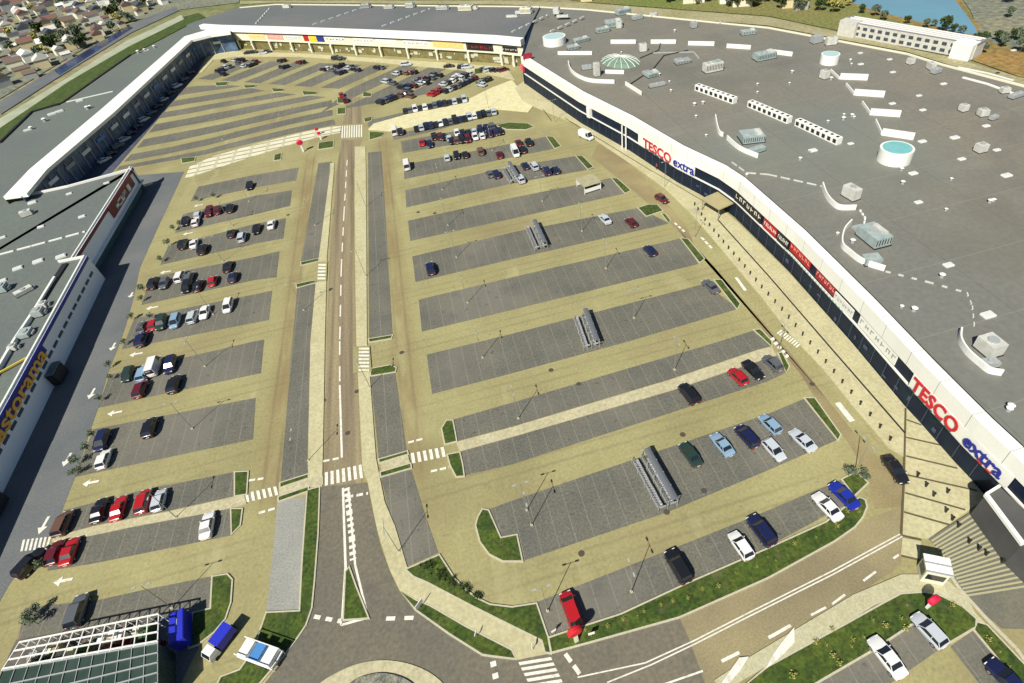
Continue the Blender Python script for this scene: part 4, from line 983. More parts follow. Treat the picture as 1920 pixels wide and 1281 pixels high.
# blue sign with orange letters
ya, yb = at(88, 652, 5.6).y, at(-12, 845, 5.6).y
q0, d_ = on_left(CP, ya); q1, _ = on_left(CP, yb)
mb = MB(); a, b = q0+Vector((.12, 0, 0)), q1+Vector((.12, 0, 0)); mb.bar(a, b, .14, 1.9, 5.95); child(mb.obj('sign_panel', blue2), st)
put_text('sign_lettering', 'castorama', Vector(((a.x+b.x)/2+.18, (a.y+b.y)/2-.6, 5.6)), (a-b), (a-b).length*.97, 2.2, oran, st, .02)
# red sign on the far section
ya, yb = at(238, 340, 5.2).y, at(203, 400, 5.2).y
mb = MB(); mb.box((-60.95, (ya+yb)/2, 5.3), (.16, abs(yb-ya)+1, 3.2)); child(mb.obj('sign_panel', maroon), st)
mb = MB()
yy = (ya+yb)/2; hl_ = abs(yb-ya)
for k, (dy, dz, ly, lz) in enumerate([(-.33,0,.10,1.5),(-.25,.6,.22,.35),(-.25,-.6,.22,.35),(-.03,0,.10,1.6),(.07,.6,.2,.35),(.14,.2,.09,.9),(.07,0,.2,.3),(.36,0,.1,1.7)]):
    mb.box((-60.82, yy+dy*hl_*.8, 4.9+dz), (.08, ly*hl_, lz))
child(mb.obj('sign_lettering', BW), st)
# entrance boxes under the portal
for (px, py) in [(128,690),(30,930)]:
    q = at(px, py, 2.2); q = on_left(CP, q.y)[0]+Vector((.7, 0, 0))
    m_ = MB().box((q.x+.2, q.y, 1.4), (1.5, 3.8, 2.4)); child(m_.obj('entrance_lobby', dark), st)
    child(MB().box((q.x+.2, q.y, 2.9), (1.6, 4.0, .15)).obj('lobby_roof', tealg), st)
child(MB().box((-62.5, 64, SH_-.1), (1.2, 18, .35)).obj('duct', dark), st)
# yellow pipe on roof
a, b = W([(-10,705),(50,672)], SH_); mb = MB(); mb.bar(a, b, .3, .3, SH_+.1); child(mb.obj('yellow_pipe', yelm), st)

# ------------------------------------------------------------ roof things
rwhite = M('unit_white', (.60, .60, .54), .6, (.45, .45, .40), .8, 4, .8)
def unit(px, py, z, size, m, label, cat='roof unit', name='rooftop_unit', rz=0.0, group=None, fans=1):
    size = tuple(v*.8 for v in size); m = rwhite if m is whit else m
    p = at(px, py, z); r = empty(name, (p.x, p.y, z), rz, label, cat, group)
    sx, sy, sz = size
    MB().box((0, 0, sz/2+.15), (sx, sy, sz)).obj('casing', m, r)
    MB().box((0, 0, .08), (sx*1.08, sy*1.08, .16)).obj('base_frame', dark, r)
    for k in range(fans):
        MB().tube(((k-(fans-1)/2)*sx/fans*.9, 0, sz+.15), ((k-(fans-1)/2)*sx/fans*.9, 0, sz+.35), min(sx/fans, sy)*.32, 12).obj('fan', greym, r)
    MB().box((sx/2+.25, 0, sz*.4), (.5, sy*.5, sz*.5)).obj('duct', greym, r)
    if sx*sy > 9:
        lv = MB(); nl = int(sx/.5)
        for k in range(nl): lv.box((-sx/2+sx*(k+.5)/nl, -sy/2-.03, sz*.55+.15), (.16, .06, sz*.6))
        lv.obj('louvre', dark, r)
        du = MB(); du.box((-sx*.3, sy/2+.9, .45), (.7, 1.8, .6)); du.box((-sx*.3+sx*.25, sy/2+1.5, .45), (sx*.5, .6, .55)); du.obj('duct', greym, r)
        MB().box((sx*.28, 0, sz+.3), (sx*.25, sy*.6, .5)).obj('top_box', tealm if m is not tealm else rwhite, r)
    return r
def screen(ps, label, h=1.15, th=.25, z=RH, sm=True):
    P = [Vector((*at(x, y, z).xy, 0)) for x, y in (smooth_px(ps, 4) if sm else ps)]
    o = wall_line(P, z-.05, z+h, th, 1).obj('screen_wall', whit); tag(o, label, 'screen wall', 'screen walls on the store roof'); return o
screen([(1065,120),(1070,135),(1085,147),(1110,155),(1152,157)], 'curved white screen wall on the roof nearest the far store corner')
screen([(1172,160),(1202,179)], 'short straight white screen wall beside the small grey roof duct', sm=False)
screen([(1340,222),(1346,250),(1355,257)], 'small hooked white screen wall behind the large sign end')
screen([(1362,262),(1385,282),(1420,297)], 'white screen wall just below the teal roof unit by the first big sign')
screen([(1540,350),(1547,370),(1560,386),(1575,394),(1604,394)], 'curved white screen wall around the white box unit')
screen([(1594,420),(1580,437),(1576,462),(1590,477),(1615,495),(1657,509)], 'large curved white screen wall around the tall teal unit')
screen([(1797,623),(1796,642),(1809,664),(1832,685),(1852,700),(1877,705)], 'curved white screen wall nearest the near sign')
for i, (a, b, l) in enumerate([((1145,82),(1192,82),'left'),((1220,82),(1267,82),'second'),((1290,85),(1339,86),'third'),((1362,90),(1407,93),'fourth'),((1440,100),(1485,106),'rightmost')]):
    screen([a, b], 'straight white screen wall in the far roof line, %s piece' % l, sm=False, h=1.3)
for i, (a, b, l) in enumerate([((1574,149),(1626,151),'topmost'),((1600,179),(1657,183),'second'),((1630,216),(1687,220),'third'),((1652,254),(1712,263),'lowest')]):
    screen([a, b], 'long white louvre wall beside the zigzag kerb, %s of four' % l, sm=False, h=1.5, th=.7)
for i, (a, b) in enumerate([((1556,134),(1572,149)),((1585,160),(1600,178)),((1615,194),(1630,215)),((1640,228),(1651,252))]):
    screen([a, b], 'short slanting white kerb of the zigzag, %s from the top' % ORD[i], sm=False, h=.7)
screen([(1046,103),(1110,103)], 'white screen wall beside the pale round tank', sm=False); screen([(1135,138),(1170,139)], 'white screen wall below the green glass rooflight', sm=False)
for i, (a, b, l) in enumerate([((1306,168),(1378,194),'upper left'),((1405,199),(1480,231),'middle'),((1494,234),(1573,271),'lower right')]):
    A = at(*a, RH); B = at(*b, RH); d_ = B-A; L = d_.length
    r = empty('ridge_skylight', ((A.x+B.x)/2, (A.y+B.y)/2, RH), math.atan2(d_.y, d_.x), 'white framed strip skylight with dark panes, %s of three' % l, 'skylight', 'strip skylights on the store roof')
    MB().box((0, 0, .8), (L, 1.6, 1.6)).obj('frame', whit, r); mb = MB()
    for k in range(8):
        mb.box((-L/2+L*(k+.5)/8, -.82, .8), (L/8*.55, .08, .9)); mb.box((-L/2+L*(k+.5)/8, 0, 1.62), (L/8*.4, .7, .06))
    mb.obj('panes', dark, r)
for px, py, rad, h, m, l in [(1675,300,3.4,2.9,aqua,'large white round tank with aqua top on the right roof'),(1554,118,2.6,2.6,M('pale_aqua', (.4,.55,.54), .5),'white round tank with pale top near the far roof edge'),(1040,82,4.2,2.6,M('pale_aqua', (.4,.55,.54), .5),'wide white drum with pale blue top at the far store corner')]:
    p = at(px, py, RH); r = empty('round_tank', (p.x, p.y, RH), 0, l, 'tank', 'round tanks on the store roof')
    mb = MB(); mb.smooth = True; n = 28
    mb.loft([[(math.cos(2*math.pi*k/n)*rad, math.sin(2*math.pi*k/n)*rad, z) for k in range(n)] for z in (0, h)], cap=True).obj('drum', whit, r)
    MB().prism([(math.cos(2*math.pi*k/n)*rad*.86, math.sin(2*math.pi*k/n)*rad*.86) for k in range(n)], h, h+.06).obj('top', m, r)
p = at(1163, 116, RH); r = empty('glass_rooflight', (p.x, p.y, RH), R(20), 'green glass rooflight with a lattice frame behind the store corner', 'rooflight')
n = 16; mb = MB(); mb.smooth = False
mb.loft([[(math.cos(2*math.pi*k/n)*a*5.5, math.sin(2*math.pi*k/n)*a*7.5, z) for k in range(n)] for a, z in ((1, 0), (.8, .9), (.45, 1.6), (.05, 1.9))]).obj('dome', greeng, r)
mb = MB()
for k in range(n):
    t = 2*math.pi*k/n; pts = [(math.cos(t)*a*5.5, math.sin(t)*a*7.5, z+.06) for a, z in ((1, 0), (.8, .9), (.45, 1.6), (.05, 1.9))]
    for a, b in zip(pts, pts[1:]): mb.tube(a, b, .09, 4)
mb.obj('ribs', whit, r)
UN = [(1336,133,(7,3.4,3.0),whit,'large white box unit in the middle of the far roof',3),(1205,96,(3,2.6,2.8),whit,'white box unit on the far roof line',1),(1119,143,(2,2,5),whit,'tall white chimney box near the curved screen',1),
 (1433,110,(8,4,2.2),tealm,'wide pale teal unit at the far right roof line',3),(1408,262,(6.5,5.5,2.0),tealm,'big teal unit behind the first hooked screen',2),(1418,285,(5,2,1.2),tealm,'low teal duct box below the big teal unit',1),(1636,450,(4.2,6.5,2.4),tealm,'tall teal unit inside the large curved screen',1),(1632,492,(3.5,2.5,1.4),tealm,'small teal box at the foot of the tall teal unit',1),
 (1594,370,(2.4,4.0,2.8),whit,'white box unit inside the curved screen, middle roof',1),(1851,658,(3.0,3.6,2.6),whit,'white box unit inside the nearest curved screen',1),(1853,685,(2.6,1.6,1.0),greym,'open metal frame box below the white unit near the near sign',1),(1545,147,(2.2,2.6,2.6),whit,'white box unit left of the zigzag kerb',1),
 (1706,120,(2,2,1.8),whit,'white box unit right of the round tank, far roof',1),(1744,130,(1.6,3.4,2.0),whit,'tall white box unit near the far roof edge',1),(1754,137,(3,2,1.4),greym,'grey box unit beside the tall white box',1),(1805,208,(2,2,1.8),whit,'white box unit at the right roof, left of a pair',1),(1841,217,(2.4,2.2,1.8),whit,'white box unit at the right roof, right of a pair',1),(1862,224,(2.4,1.4,1.0),greym,'low grey unit touching the right box of the pair',1),(1837,284,(2.6,2.2,2.0),whit,'white box unit alone on the right roof',1),
 (1882,174,(2.4,1.8,1.5),whit,'white box unit on the pipe rack at the right edge',1),(1905,182,(5,1.8,1.0),greym,'long grey unit on the pipe rack at the right edge',2),(1530,80,(4,2.6,2.6),greym,'grey plant unit left of the white portal, far roof',2),(1557,84,(4,2,2.6),whit,'white portal shaped unit behind the round tank',1),
 (1222,142,(5,4,1.2),tealm,'low pale duct unit right of the green rooflight',2),(1232,162,(6,1.6,1.0),greym,'long grey duct right of the short screen',1),(1150,48,(8,6,2.0),tealm,'large pale teal plant unit at the far roof',3),(1168,26,(7,4,2.2),tealm,'teal plant unit nearest the far roof edge',2),(1130,60,(6,3,1.6),tealm,'low teal duct left of the white box, far roof',1),(1160,53,(2.4,2.4,2.6),whit,'white box in the teal plant cluster',1),
 (1195,36,(5,2.5,1.5),greym,'grey unit right of the teal plant cluster',2),(1300,52,(2.5,2.5,2.2),greym,'grey box unit alone between far roof line and edge',1),(1402,64,(6,3,1.4),tealm,'pale low unit near the far edge, right part',2),(1090,78,(7,3,1.2),tealm,'pale low unit right of the wide drum',2),(1075,92,(5,3,1.2),tealm,'pale flat unit in front of the wide drum',1),(1100,130,(4,2,1.4),greym,'grey duct inside the curved screen at the far corner',1),(1225,30,(3,2,1.2),whit,'small white unit at the far edge of roof',1),(1280,118,(6,3,1.0),greym,'grey flat duct left of the large white box',1)]
for k, (x, y, s, m, l, f) in enumerate(UN): unit(x, y, RH, s, m, l, rz=R([0, -12, 8][k % 3]), fans=f)
for k, (x, y, s, m) in enumerate([(539,15,(5,2.5,1.6),whit),(687,15,(6,3,2.0),greym),(730,16,(6,2.5,1.5),whit),(770,14,(5,3,2.2),whit),(830,18,(7,2.5,1.6),whit),(874,19,(8,4,2.2),cream),(892,18,(2,2,1.6),whit),(987,25,(6,4,2.6),cream),(1044,26,(3,3,3),whit),(972,26,(3,2,1.2),whit),(1055,33,(6,1.5,1),whit),(960,33,(6,1.5,1),whit)]):
    unit(x, y, BH, s, m, '%s unit on the far dark roof edge, %s from the left' % ('cream' if m is cream else 'grey' if m is greym else 'white', ORD[k]), rz=R(-30), fans=2)
# small vents
vm = MB(); vm.tube((0, 0, 0), (0, 0, .9), .45, 10, .4); vm.cur = 1; vm.tube((0, 0, .9), (0, 0, 1.1), .65, 10, .3)
vmesh = vm.mesh('roof_vent', [greym, whit])
sk = MB(); sk.box((0, 0, .2), (2.4, 1.6, .4)); sk.cur = 1; sk.box((0, 0, .45), (2.1, 1.3, .12)); skm = sk.mesh('roof_skylight', [whit, M('acrylic_dome', (.62,.65,.62), .3)])
def small(me, name, pts, z, label, cat, group, s=1.0, rz=0.0):
    for (x, y) in pts:
        o = bpy.data.objects.new(name, me); col.objects.link(o); o.location = at(x, y, z); k = s*random.uniform(.5, .8); o.scale = (k, k, k); o.rotation_euler.z = rz
        tag(o, label, cat, group)
small(vmesh, 'roof_vent', [(1594,115),(1596,122),(1558,150),(1597,219),(1581,225),(1582,217),(1601,222),(1480,158),(1485,137),(1552,230),(1255,155),(1258,172),(1302,198),(1318,195),(1305,220),(1324,256),(1236,142),(1690,320),(1692,345),(1783,338),(1773,395),(1855,380),(1862,378),(1690,577),(1713,583),(1890,770),(1893,765),(1570,440),(1598,455),(1165,100),(1265,60),(1350,45),(1420,160),(1660,600),(1765,520),(1400,330),(1420,175),(1500,300),(1520,285)], RH, 'small round metal vent on the grey-brown hypermarket roof', 'roof vent', 'small vents on the hypermarket roof')
small(skm, 'roof_skylight', [(1668,112),(1674,136),(1723,180),(1730,207),(1673,195),(1769,158),(1790,259),(1803,299),(1729,266),(1869,282),(1849,237),(1613,100),(1614,121),(1595,270),(1524,283),(1712,326),(1722,380),(1778,498),(1852,592),(1900,95),(1887,330)], RH, 'small white rectangular skylight on the grey-brown hypermarket roof', 'skylight', 'small skylights on the hypermarket roof')
small(vmesh, 'roof_vent', [(272,96),(290,90),(85,228),(170,203),(60,243),(165,205),(380,46),(430,40),(260,100)], LH, 'small round metal vent on the far left mall roof', 'roof vent', 'small vents on the left mall roof', 1.6)
small(skm, 'roof_skylight', [(98,215),(112,210),(150,190),(52,245),(275,95)], LH, 'small white skylight on the far left mall roof', 'skylight', 'skylights on the left mall roof', 1.5, R(30))
small(skm, 'roof_skylight', [(200,344),(130,364),(61,381),(154,407),(77,426),(5,446),(115,482),(72,491),(34,504),(5,527)], SH_-.3, 'white rectangular skylight on the green-grey roof of the left store', 'skylight', 'skylights on the left store roof', 1.15, R(20))
unit(52, 404, SH_-.3, (3.2,2,1.6), whit, 'white unit with dark side on the left store roof, among skylights', rz=R(20)); unit(47, 549, SH_-.3, (4.2,2,1.0), whit, 'long white unit on the left store roof near the portal', rz=R(40)); unit(8, 545, SH_-.3, (2.6,2.6,1.8), tealm, 'teal unit casting a shadow at the left frame edge'); unit(76, 590, SH_-.3, (2.4,2.4,1.6), greym, 'grey plant unit in the trench behind the portal'); unit(84, 575, SH_-.3, (1.8,1.8,1.2), whit, 'small white plant unit in the trench behind the portal'); unit(50, 628, SH_-.3, (2.6,3.2,1.0), tealm, 'low teal unit on the portal roof'); unit(28, 655, SH_-.3, (1.6,1.6,1.2), whit, 'small white unit on the portal roof')
# thin parapet lines / cable trays on the roofs
def tray(ps, z, wdt, m, root, h=.25, dash=None, name='cable_tray'):
    P = W(ps, z); mb = MB()
    for a, b in zip(P, P[1:]):
        L = (b-a).length; d = (b-a).normalized(); t = 0
        while t < L:
            e = min(t+(dash[0] if dash else L), L); mb.bar(a+d*t, a+d*e, wdt, h, z+h/2); t = e+(dash[1] if dash else 1)
    child(mb.obj(name, m), root)
tray([(1372,305),(1400,325),(1440,328),(1540,350)], RH, .2, rwhite, store, dash=(2, .8))
tray([(1660,510),(1740,530),(1812,550),(1822,575),(1826,615)], RH, .2, rwhite, store, dash=(.8, 1.2))
tray([(1612,395),(1622,410),(1620,420)], RH, .3, whit, store, dash=(.6, .6))
tray([(1797,127),(1850,138),(1900,152)], RH, .5, whit, store); tray([(1805,146),(1850,158),(1915,182)], RH, .7, whit, store)
tray([(1200,110),(1235,95),(1240,75)], RH, .3, dark, store); tray([(1180,160),(1225,130),(1245,105),(1290,95)], RH, .35, dark, store); tray([(1225,100),(1300,98),(1310,110)], RH, .5, greym, store)
for a, b in [((587,47),(695,10)),((717,50),(807,17)),((960,61),(1027,29)),((1032,60),(1100,30)),((480,45),(507,15))]:
    tray([a, b], BH, .6, rwhite, back, h=.4, dash=(2.2, 2.2))
tray([(125,192),(212,172)], LH, .4, whit, left); tray([(0,478),(60,462),(160,435)], SH_-.3, .4, whit, st, dash=(3, .8)); tray([(0,379),(130,351),(247,319)], SH_-.3, .5, whit, st, h=.6)
tray([(0,269),(60,211),(118,194),(245,104)], LH, .8, dark, left, h=.5, name='roof_edge')
tray([(1012,14),(1100,19),(1440,53),(1700,102),(1765,122),(1925,164)], RH, .9, cream, store, h=.3, name='roof_edge')
tray([(450,15),(517,9),(960,13),(1012,14)], BH, .9, cream, back, h=.3, name='roof_edge')

# ------------------------------------------------------------ garden centre
gc = empty('garden_centre', (*at(170,1240).xy, 0), 0, 'garden centre greenhouse with white roof bars at the bottom left', 'greenhouse')
GZ = 4.0
g0, g1, g2, g3 = W([(4,1258),(296,1206),(296,1300),(-60,1420)], GZ)
child(MB().prism([(p.x, p.y) for p in (g0, g1, g2, g3)], 0, GZ-.05).obj('glass_roof', dglass), gc)
mb = MB()
for k in range(13):
    a = g0.lerp(g1, k/12); b = g3.lerp(g2, k/12); mb.bar(a, b, .07, .08, GZ+.03)
for k in range(6):
    a = g0.lerp(g3, k/5); b = g1.lerp(g2, k/5); mb.bar(a, b, .14, .12, GZ+.05)
child(mb.obj('roof_bars', greym), gc)
h0, h1 = W([(37,1205),(298,1152)], GZ)
mb = MB()
for k in range(4):
    a = h0.lerp(g0, k/3.2); b = h1.lerp(g1, k/3.2); mb.bar(a, b, .16, .18, GZ+.1)
for k in range(14):
    a = h0.lerp(h1, k/13); b = g0.lerp(g1, k/13); mb.bar(a, b, .10, .12, GZ+.06)
    mb.box((a.x, a.y, GZ/2), (.1, .1, GZ)); 
child(mb.obj('pergola_frame', whit), gc)
cols_ = [whit, cream, M('pallet_wood', (.34,.26,.13), .8), whit, M('sack_yellow', (.7,.66,.35), .7), greym, M('plant_green', (.06,.12,.03), .9), maroon]
pn = ['white', 'cream', 'wooden', 'white', 'yellowish', 'grey', 'green', 'maroon']
for k in range(34):
    s = rnd.uniform(.03, .98); t = rnd.uniform(.05, .92); a = h0.lerp(h1, s).lerp(g0.lerp(g1, s), t); i = rnd.randrange(8); hh = rnd.uniform(.8, 2.2)
    r = empty('goods_pallet', (a.x, a.y, .03), R(rnd.choice((-6, 84))), '%s load on a wooden pallet under the white bars of the garden centre' % pn[i], 'pallet', 'pallets of %s goods at the garden centre' % pn[i])
    MB().box((0, 0, .08), (1.25, 1.0, .15)).obj('pallet', cols_[2], r); mb = MB()
    for q in range(2): mb.box((rnd.uniform(-.08, .08), 0, .15+hh*(q+.5)/2), (1.1-.12*q, .9-.1*q, hh/2))
    mb.obj('load', cols_[i], r)
sheet('garden_yard', [(30,1200),(300,1150),(300,1215),(0,1265)], .02, M('garden_floor', (.07,.065,.06), .9, (.14,.12,.09), .8, 4, 1.))
# blue container, blue truck, striped trailer, kiosk
p = at(342, 1182, .8); r = empty('shipping_container', (p.x, p.y, .02), R(-78), 'bright blue box container beside the garden centre', 'container'); r.scale = (.86, .72, .9)
mb = MB(); mb.box((0, 0, 1.35), (4.8, 2.4, 2.5))
for k in range(16):
    for s in (-1, 1): mb.box((-2.2+k*.293, s*1.22, 1.35), (.12, .07, 2.3))
mb.obj('body', bluem, r); mb = MB(); mb.box((0, 0, 2.62), (4.6, 2.2, .06)); mb.obj('roof', bluem, r)
mb = MB(); [mb.box((-2.42, s*.6, 1.35), (.06, 1.1, 2.2)) for s in (-1, 1)]; mb.obj('door', M('door_blue', (.015,.025,.3), .5), r)
MB().box((-.6, .1, 2.67), (.9, .2, .03)).obj('label_plate', whit, r)
p = at(412, 1206, .8); a_ = at(400,1222); b_ = at(428,1185); r = empty('flatbed_truck', (p.x, p.y, .02), math.atan2((a_-b_).y, (a_-b_).x), 'small truck with white cab and blue load box by the pale trailer', 'truck'); r.scale = (.85, .85, .85)
MB().box((-.9, 0, 1.45), (3.0, 1.9, 1.7)).obj('load_box', bluem, r)
MB().box((-.3, 0, .55), (4.8, 1.2, .25)).obj('chassis', dark, r)
mb = MB(); mb.loft([[(.8,-.95,.5),(2.4,-.95,.5),(2.4,.95,.5),(.8,.95,.5)],[(.8,-.95,1.3),(2.4,-.95,1.3),(2.4,.95,1.3),(.8,.95,1.3)],[(.85,-.85,2.1),(1.95,-.85,2.1),(1.95,.85,2.1),(.85,.85,2.1)]]).obj('cab', whit, r)
mb = MB(); mb.poly([(2.37,-.85,1.36),(2.37,.85,1.36),(2.02,.78,2.04),(2.02,-.78,2.04)]).obj('windscreen', glassm, r)
for sx in (-1.7, 1.6):
    for sy in (-.85, .85): MB().tube((sx, sy-.12, .38), (sx, sy+.12, .38), .38, 12).obj('wheel', tyrem, r)
p = at(490, 1228, .6); r = empty('display_trailer', (p.x, p.y, .02), R(-32), 'white display trailer with light blue panels on the corner lawn', 'trailer')
MB().box((0, 0, .9), (5.4, 2.2, .3)).obj('deck', whit, r)
for k in range(3): MB().box((-1.8+k*1.8, 0, 1.3+.1*k), (1.3, 1.9, .7)).obj('panel', [whit, lblue, whit][k], r)
mb = MB(); [mb.tube((sx, sy, 0), (sx, sy, 2.0), .06, 6) for sx in (-2.6, 2.6) for sy in (-1, 1)]; mb.tube((-2.6,-1,2),(2.6,-1,2),.06,6); mb.tube((-2.6,1,2),(2.6,1,2),.06,6); mb.obj('frame', whit, r)
for sx in (-1.2, 1.2): MB().tube((sx, -1.15, .35), (sx, 1.15, .35), .35, 10).obj('wheel', tyrem, r)
q = W([(1735,1040),(1785,1050),(1784,1080),(1732,1071)], 3.0); c = (q[0]+q[1]+q[2]+q[3])/4; d_ = q[1]-q[0]; e_ = q[3]-q[0]
r = empty('kiosk', (c.x, c.y, .1), math.atan2(d_.y, d_.x), 'white roofed kiosk between the striped ramp and the curving pavement', 'kiosk')
L, Wd = d_.length, e_.length
MB().box((0, 0, 1.4), (L*.88, Wd*.85, 2.8)).obj('walls', cream, r); MB().box((0, 0, 2.95), (L, Wd, .18)).obj('roof', capm, r)
mb = MB(); mb.box((0, -Wd*.43, 1.5), (L*.7, .06, 1.2)); mb.box((-L*.445, 0, 1.5), (.06, Wd*.6, 1.2)); mb.obj('window', glassm, r); mb = MB()
mb.box((0, 0, 3.1), (L*1.0, .12, .14)); mb.box((0, -Wd*.5, 3.1), (L*1.0, .1, .14)); mb.obj('roof_trim', greym, r)

# ------------------------------------------------------------ red signs, persons, small bits
def totem(px, py, h, m, label, rx=1.2, post=whit):
    p = at(px, py); r = empty('round_sign', (p.x, p.y, .02), R(10), label, 'sign')
    MB().box((0, 0, h/2-.4), (.5, .3, h-.8)).obj('post', post, r)
    mb = MB(); mb.smooth = True; n = 20; c_ = h
    mb.loft([[(math.cos(2*math.pi*k/n)*rx*a, y, c_+math.sin(2*math.pi*k/n)*rx*.8*a) for k in range(n)] for y, a in ((-.35, .8), (-.2, 1), (.2, 1), (.35, .8))]).obj('sign_disc', m, r)
    return r
totem(1081, 1203, 3.4, redm, 'fat red disc sign on a pale post in front of the red minivan', .95, cream)
totem(1738, 1140, 2.4, crim, 'crimson rounded sign on the lawn at the pavement curve', .8)
totem(569, 285, 3.2, crim, 'crimson rounded sign on the upper left walkway', 1.0)
totem(602, 262, 2.2, crim, 'small crimson sign on the upper left walkway near the crossing', .6)
totem(598, 254, 2.2, redm, 'tiny red sign beside the upper left lot', .6)
p = at(990, 112, RH); r = empty('roof_sign', (p.x, p.y, RH), 0, 'dark red rounded sign on the roof at the far store corner', 'sign')
MB().box((0, 0, 1.2), (3.2, .5, 1.8)).obj('sign_board', M('deep_red', (.28,.01,.03), .6), r); MB().tube((0, 0, 0), (0, 0, .6), .2, 8).obj('post', steel, r)
q, d_ = onpath(FB, .005); child(MB().box((q.x-.4, q.y, 6.2), (1.6, 1.2, 2.4), R(30)).obj('corner_sign', M('pink_red', (.6,.10,.13), .6)), store)
for i, (x, y, s_) in enumerate([(1110,1195,.5),(1040,1190,.4),(1078,1196,.4),(790,1140,.8),(895,1195,.35),(1000,1218,.35)]):
    p = at(x, y); r = empty('ground_sign', (p.x, p.y, .15), R(15*i), 'small white square sign board on the grass, %s from the left' % ['fifth','rightmost but two','rightmost but one','leftmost','second','third'][i] if False else 'small white sign board standing in the grass %s' % ['right of the red disc sign','left of the red disc sign','behind the red disc sign','left of the pale path, largest','in the narrow lawn strip middle','near the end of the pale path'][i], 'sign')
    MB().box((0, 0, 1.1), (1.6*s_, .08, 1.1*s_)).obj('board', whit, r); MB().tube((0, 0, 0), (0, 0, 1.0), .04, 6).obj('post', steel, r)
def person(px, py, top, legs, rz, label, stride=.18):
    p = at(px, py, .13)
    V = [(0,0,.95),(0,0,1.2),(0,0,1.42),(0,0,1.52),(0,.01,1.66),(-.1,0,.9),(-.11,stride,.5),(-.11,stride*.6,.06),(-.11,stride*.6+.14,.04),(.1,0,.9),(.11,-stride,.5),(.11,-stride*1.4,.08),(.11,-stride*1.4+.14,.04),(-.19,0,1.4),(-.24,-.1,1.12),(-.23,.02,.88),(.19,0,1.4),(.24,.1,1.12),(.23,.2,.92)]
    E_ = [(0,1),(1,2),(2,3),(3,4),(0,5),(5,6),(6,7),(7,8),(0,9),(9,10),(10,11),(11,12),(2,13),(13,14),(14,15),(2,16),(16,17),(17,18)]
    rad = [.15,.15,.16,.06,.11,.1,.075,.05,.045,.1,.075,.05,.045,.065,.05,.035,.065,.05,.035]
    me = bpy.data.meshes.new('person'); me.from_pydata(V, E_, []); o = bpy.data.objects.new('person', me); col.objects.link(o)
    me.materials.append(skin)
    md = o.modifiers.new('skin', 'SKIN')
    for v, r_ in zip(me.skin_vertices[0].data, rad): v.radius = (r_, r_*.85)
    me.skin_vertices[0].data[0].use_root = True
    md2 = o.modifiers.new('sub', 'SUBSURF'); md2.levels = 1; md2.render_levels = 1
    bpy.context.view_layer.update()
    m2 = bpy.data.meshes.new_from_object(o.evaluated_get(bpy.context.evaluated_depsgraph_get()))
    o.modifiers.clear(); o.data = m2; m2.materials.clear()
    for m in (skin, M('cloth_'+top, dict(dark=(.03,.03,.04), red=(.35,.03,.03), blue=(.04,.08,.25), pale=(.5,.48,.42))[top], .9), M('cloth_'+legs, dict(dark=(.03,.03,.04), blue=(.04,.08,.25), pale=(.5,.48,.42), red=(.35,.03,.03))[legs], .9), M('hair_brown', (.05,.03,.02), .9)): m2.materials.append(m)
    for f in m2.polygons:
        z = f.center.z; f.material_index = 3 if z > 1.69 or (z > 1.6 and f.center.y < -.02) else (0 if z > 1.49 or (abs(f.center.x) > .19 and z < .98) else (1 if z > .93 else 2)); f.use_smooth = True
    o.location = (p.x, p.y, .14); o.rotation_euler.z = rz
    tag(o, label, 'person', 'people outside the store')
for i, (x, y, t, l, lb) in enumerate([(1226,312,'dark','dark','person in dark clothes on the store pavement below the first big sign'),(1231,318,'red','dark','person in a red top and dark trousers below the first big sign'),(1222,303,'pale','blue','person in a pale top and blue trousers near the first big sign'),(1236,311,'blue','dark','person in a blue top walking close to the store glazing')]):
    person(x, y, t, l, i*1.7, lb)

# ------------------------------------------------------------ plants
def crown_mesh(name, m, n, rx, rz_, leaf, z0, seed, hole=.55):
    rg = random.Random(seed); mb = MB(); cl = [(rg.gauss(0, .45), rg.gauss(0, .45), rg.uniform(-.6, .8)) for _ in range(9)]
    k = 0
    while k < n:
        c = rg.choice(cl); p = Vector((c[0]+rg.gauss(0, .24), c[1]+rg.gauss(0, .24), c[2]+rg.gauss(0, .22)))
        if p.length > 1.15: continue
        P = Vector((p.x*rx, p.y*rx, z0+rz_*(1+p.z)))
        a = Vector((rg.gauss(0, 1), rg.gauss(0, 1), rg.gauss(0, 1))).normalized(); b = a.orthogonal().normalized(); c2 = a.cross(b); s = leaf*rg.uniform(.6, 1.3)
        mb.poly([P-b*s-c2*s*.5, P+b*s*.2-c2*s, P+b*s+c2*s*.5, P-b*s*.2+c2*s]); k += 1
    return mb.mesh(name, m)
def trunk_mesh(h, r):
    mb = MB(); mb.tube((0, 0, 0), (0, 0, h*.6), r, 7, r*.7)
    for k in range(4):
        t = k*1.7; mb.tube((0, 0, h*.45), (math.cos(t)*h*.25, math.sin(t)*h*.25, h*.9), r*.45, 5, r*.15)
    return mb.mesh('trunk', barkm)
def tree_proto(kind, m, n, rx, rz_, leaf, h, seed):
    return (crown_mesh('crown', m, n, rx, rz_, leaf, h*.45, seed), trunk_mesh(h, .12*h/4))
T = dict(small=tree_proto('s', leafg, 260, 1.2, 1.1, .16, 2.6, 1), big=tree_proto('b', leafd, 420, 3.6, 3.2, .62, 7, 2), olive_=tree_proto('o', leafg, 380, 3.2, 2.8, .6, 6, 3), yel=tree_proto('y', leafy, 300, 2.6, 2.2, .5, 5, 4))
def tree(kind, P, s, label, group, name='tree', cat='tree'):
    r = empty(name, P, random.uniform(0, 6), label, cat, group); r.scale = (s, s, s)
    for nm, me in zip(('crown', 'trunk'), T[kind]):
        o = bpy.data.objects.new(nm, me); col.objects.link(o); o.parent = r
    return r
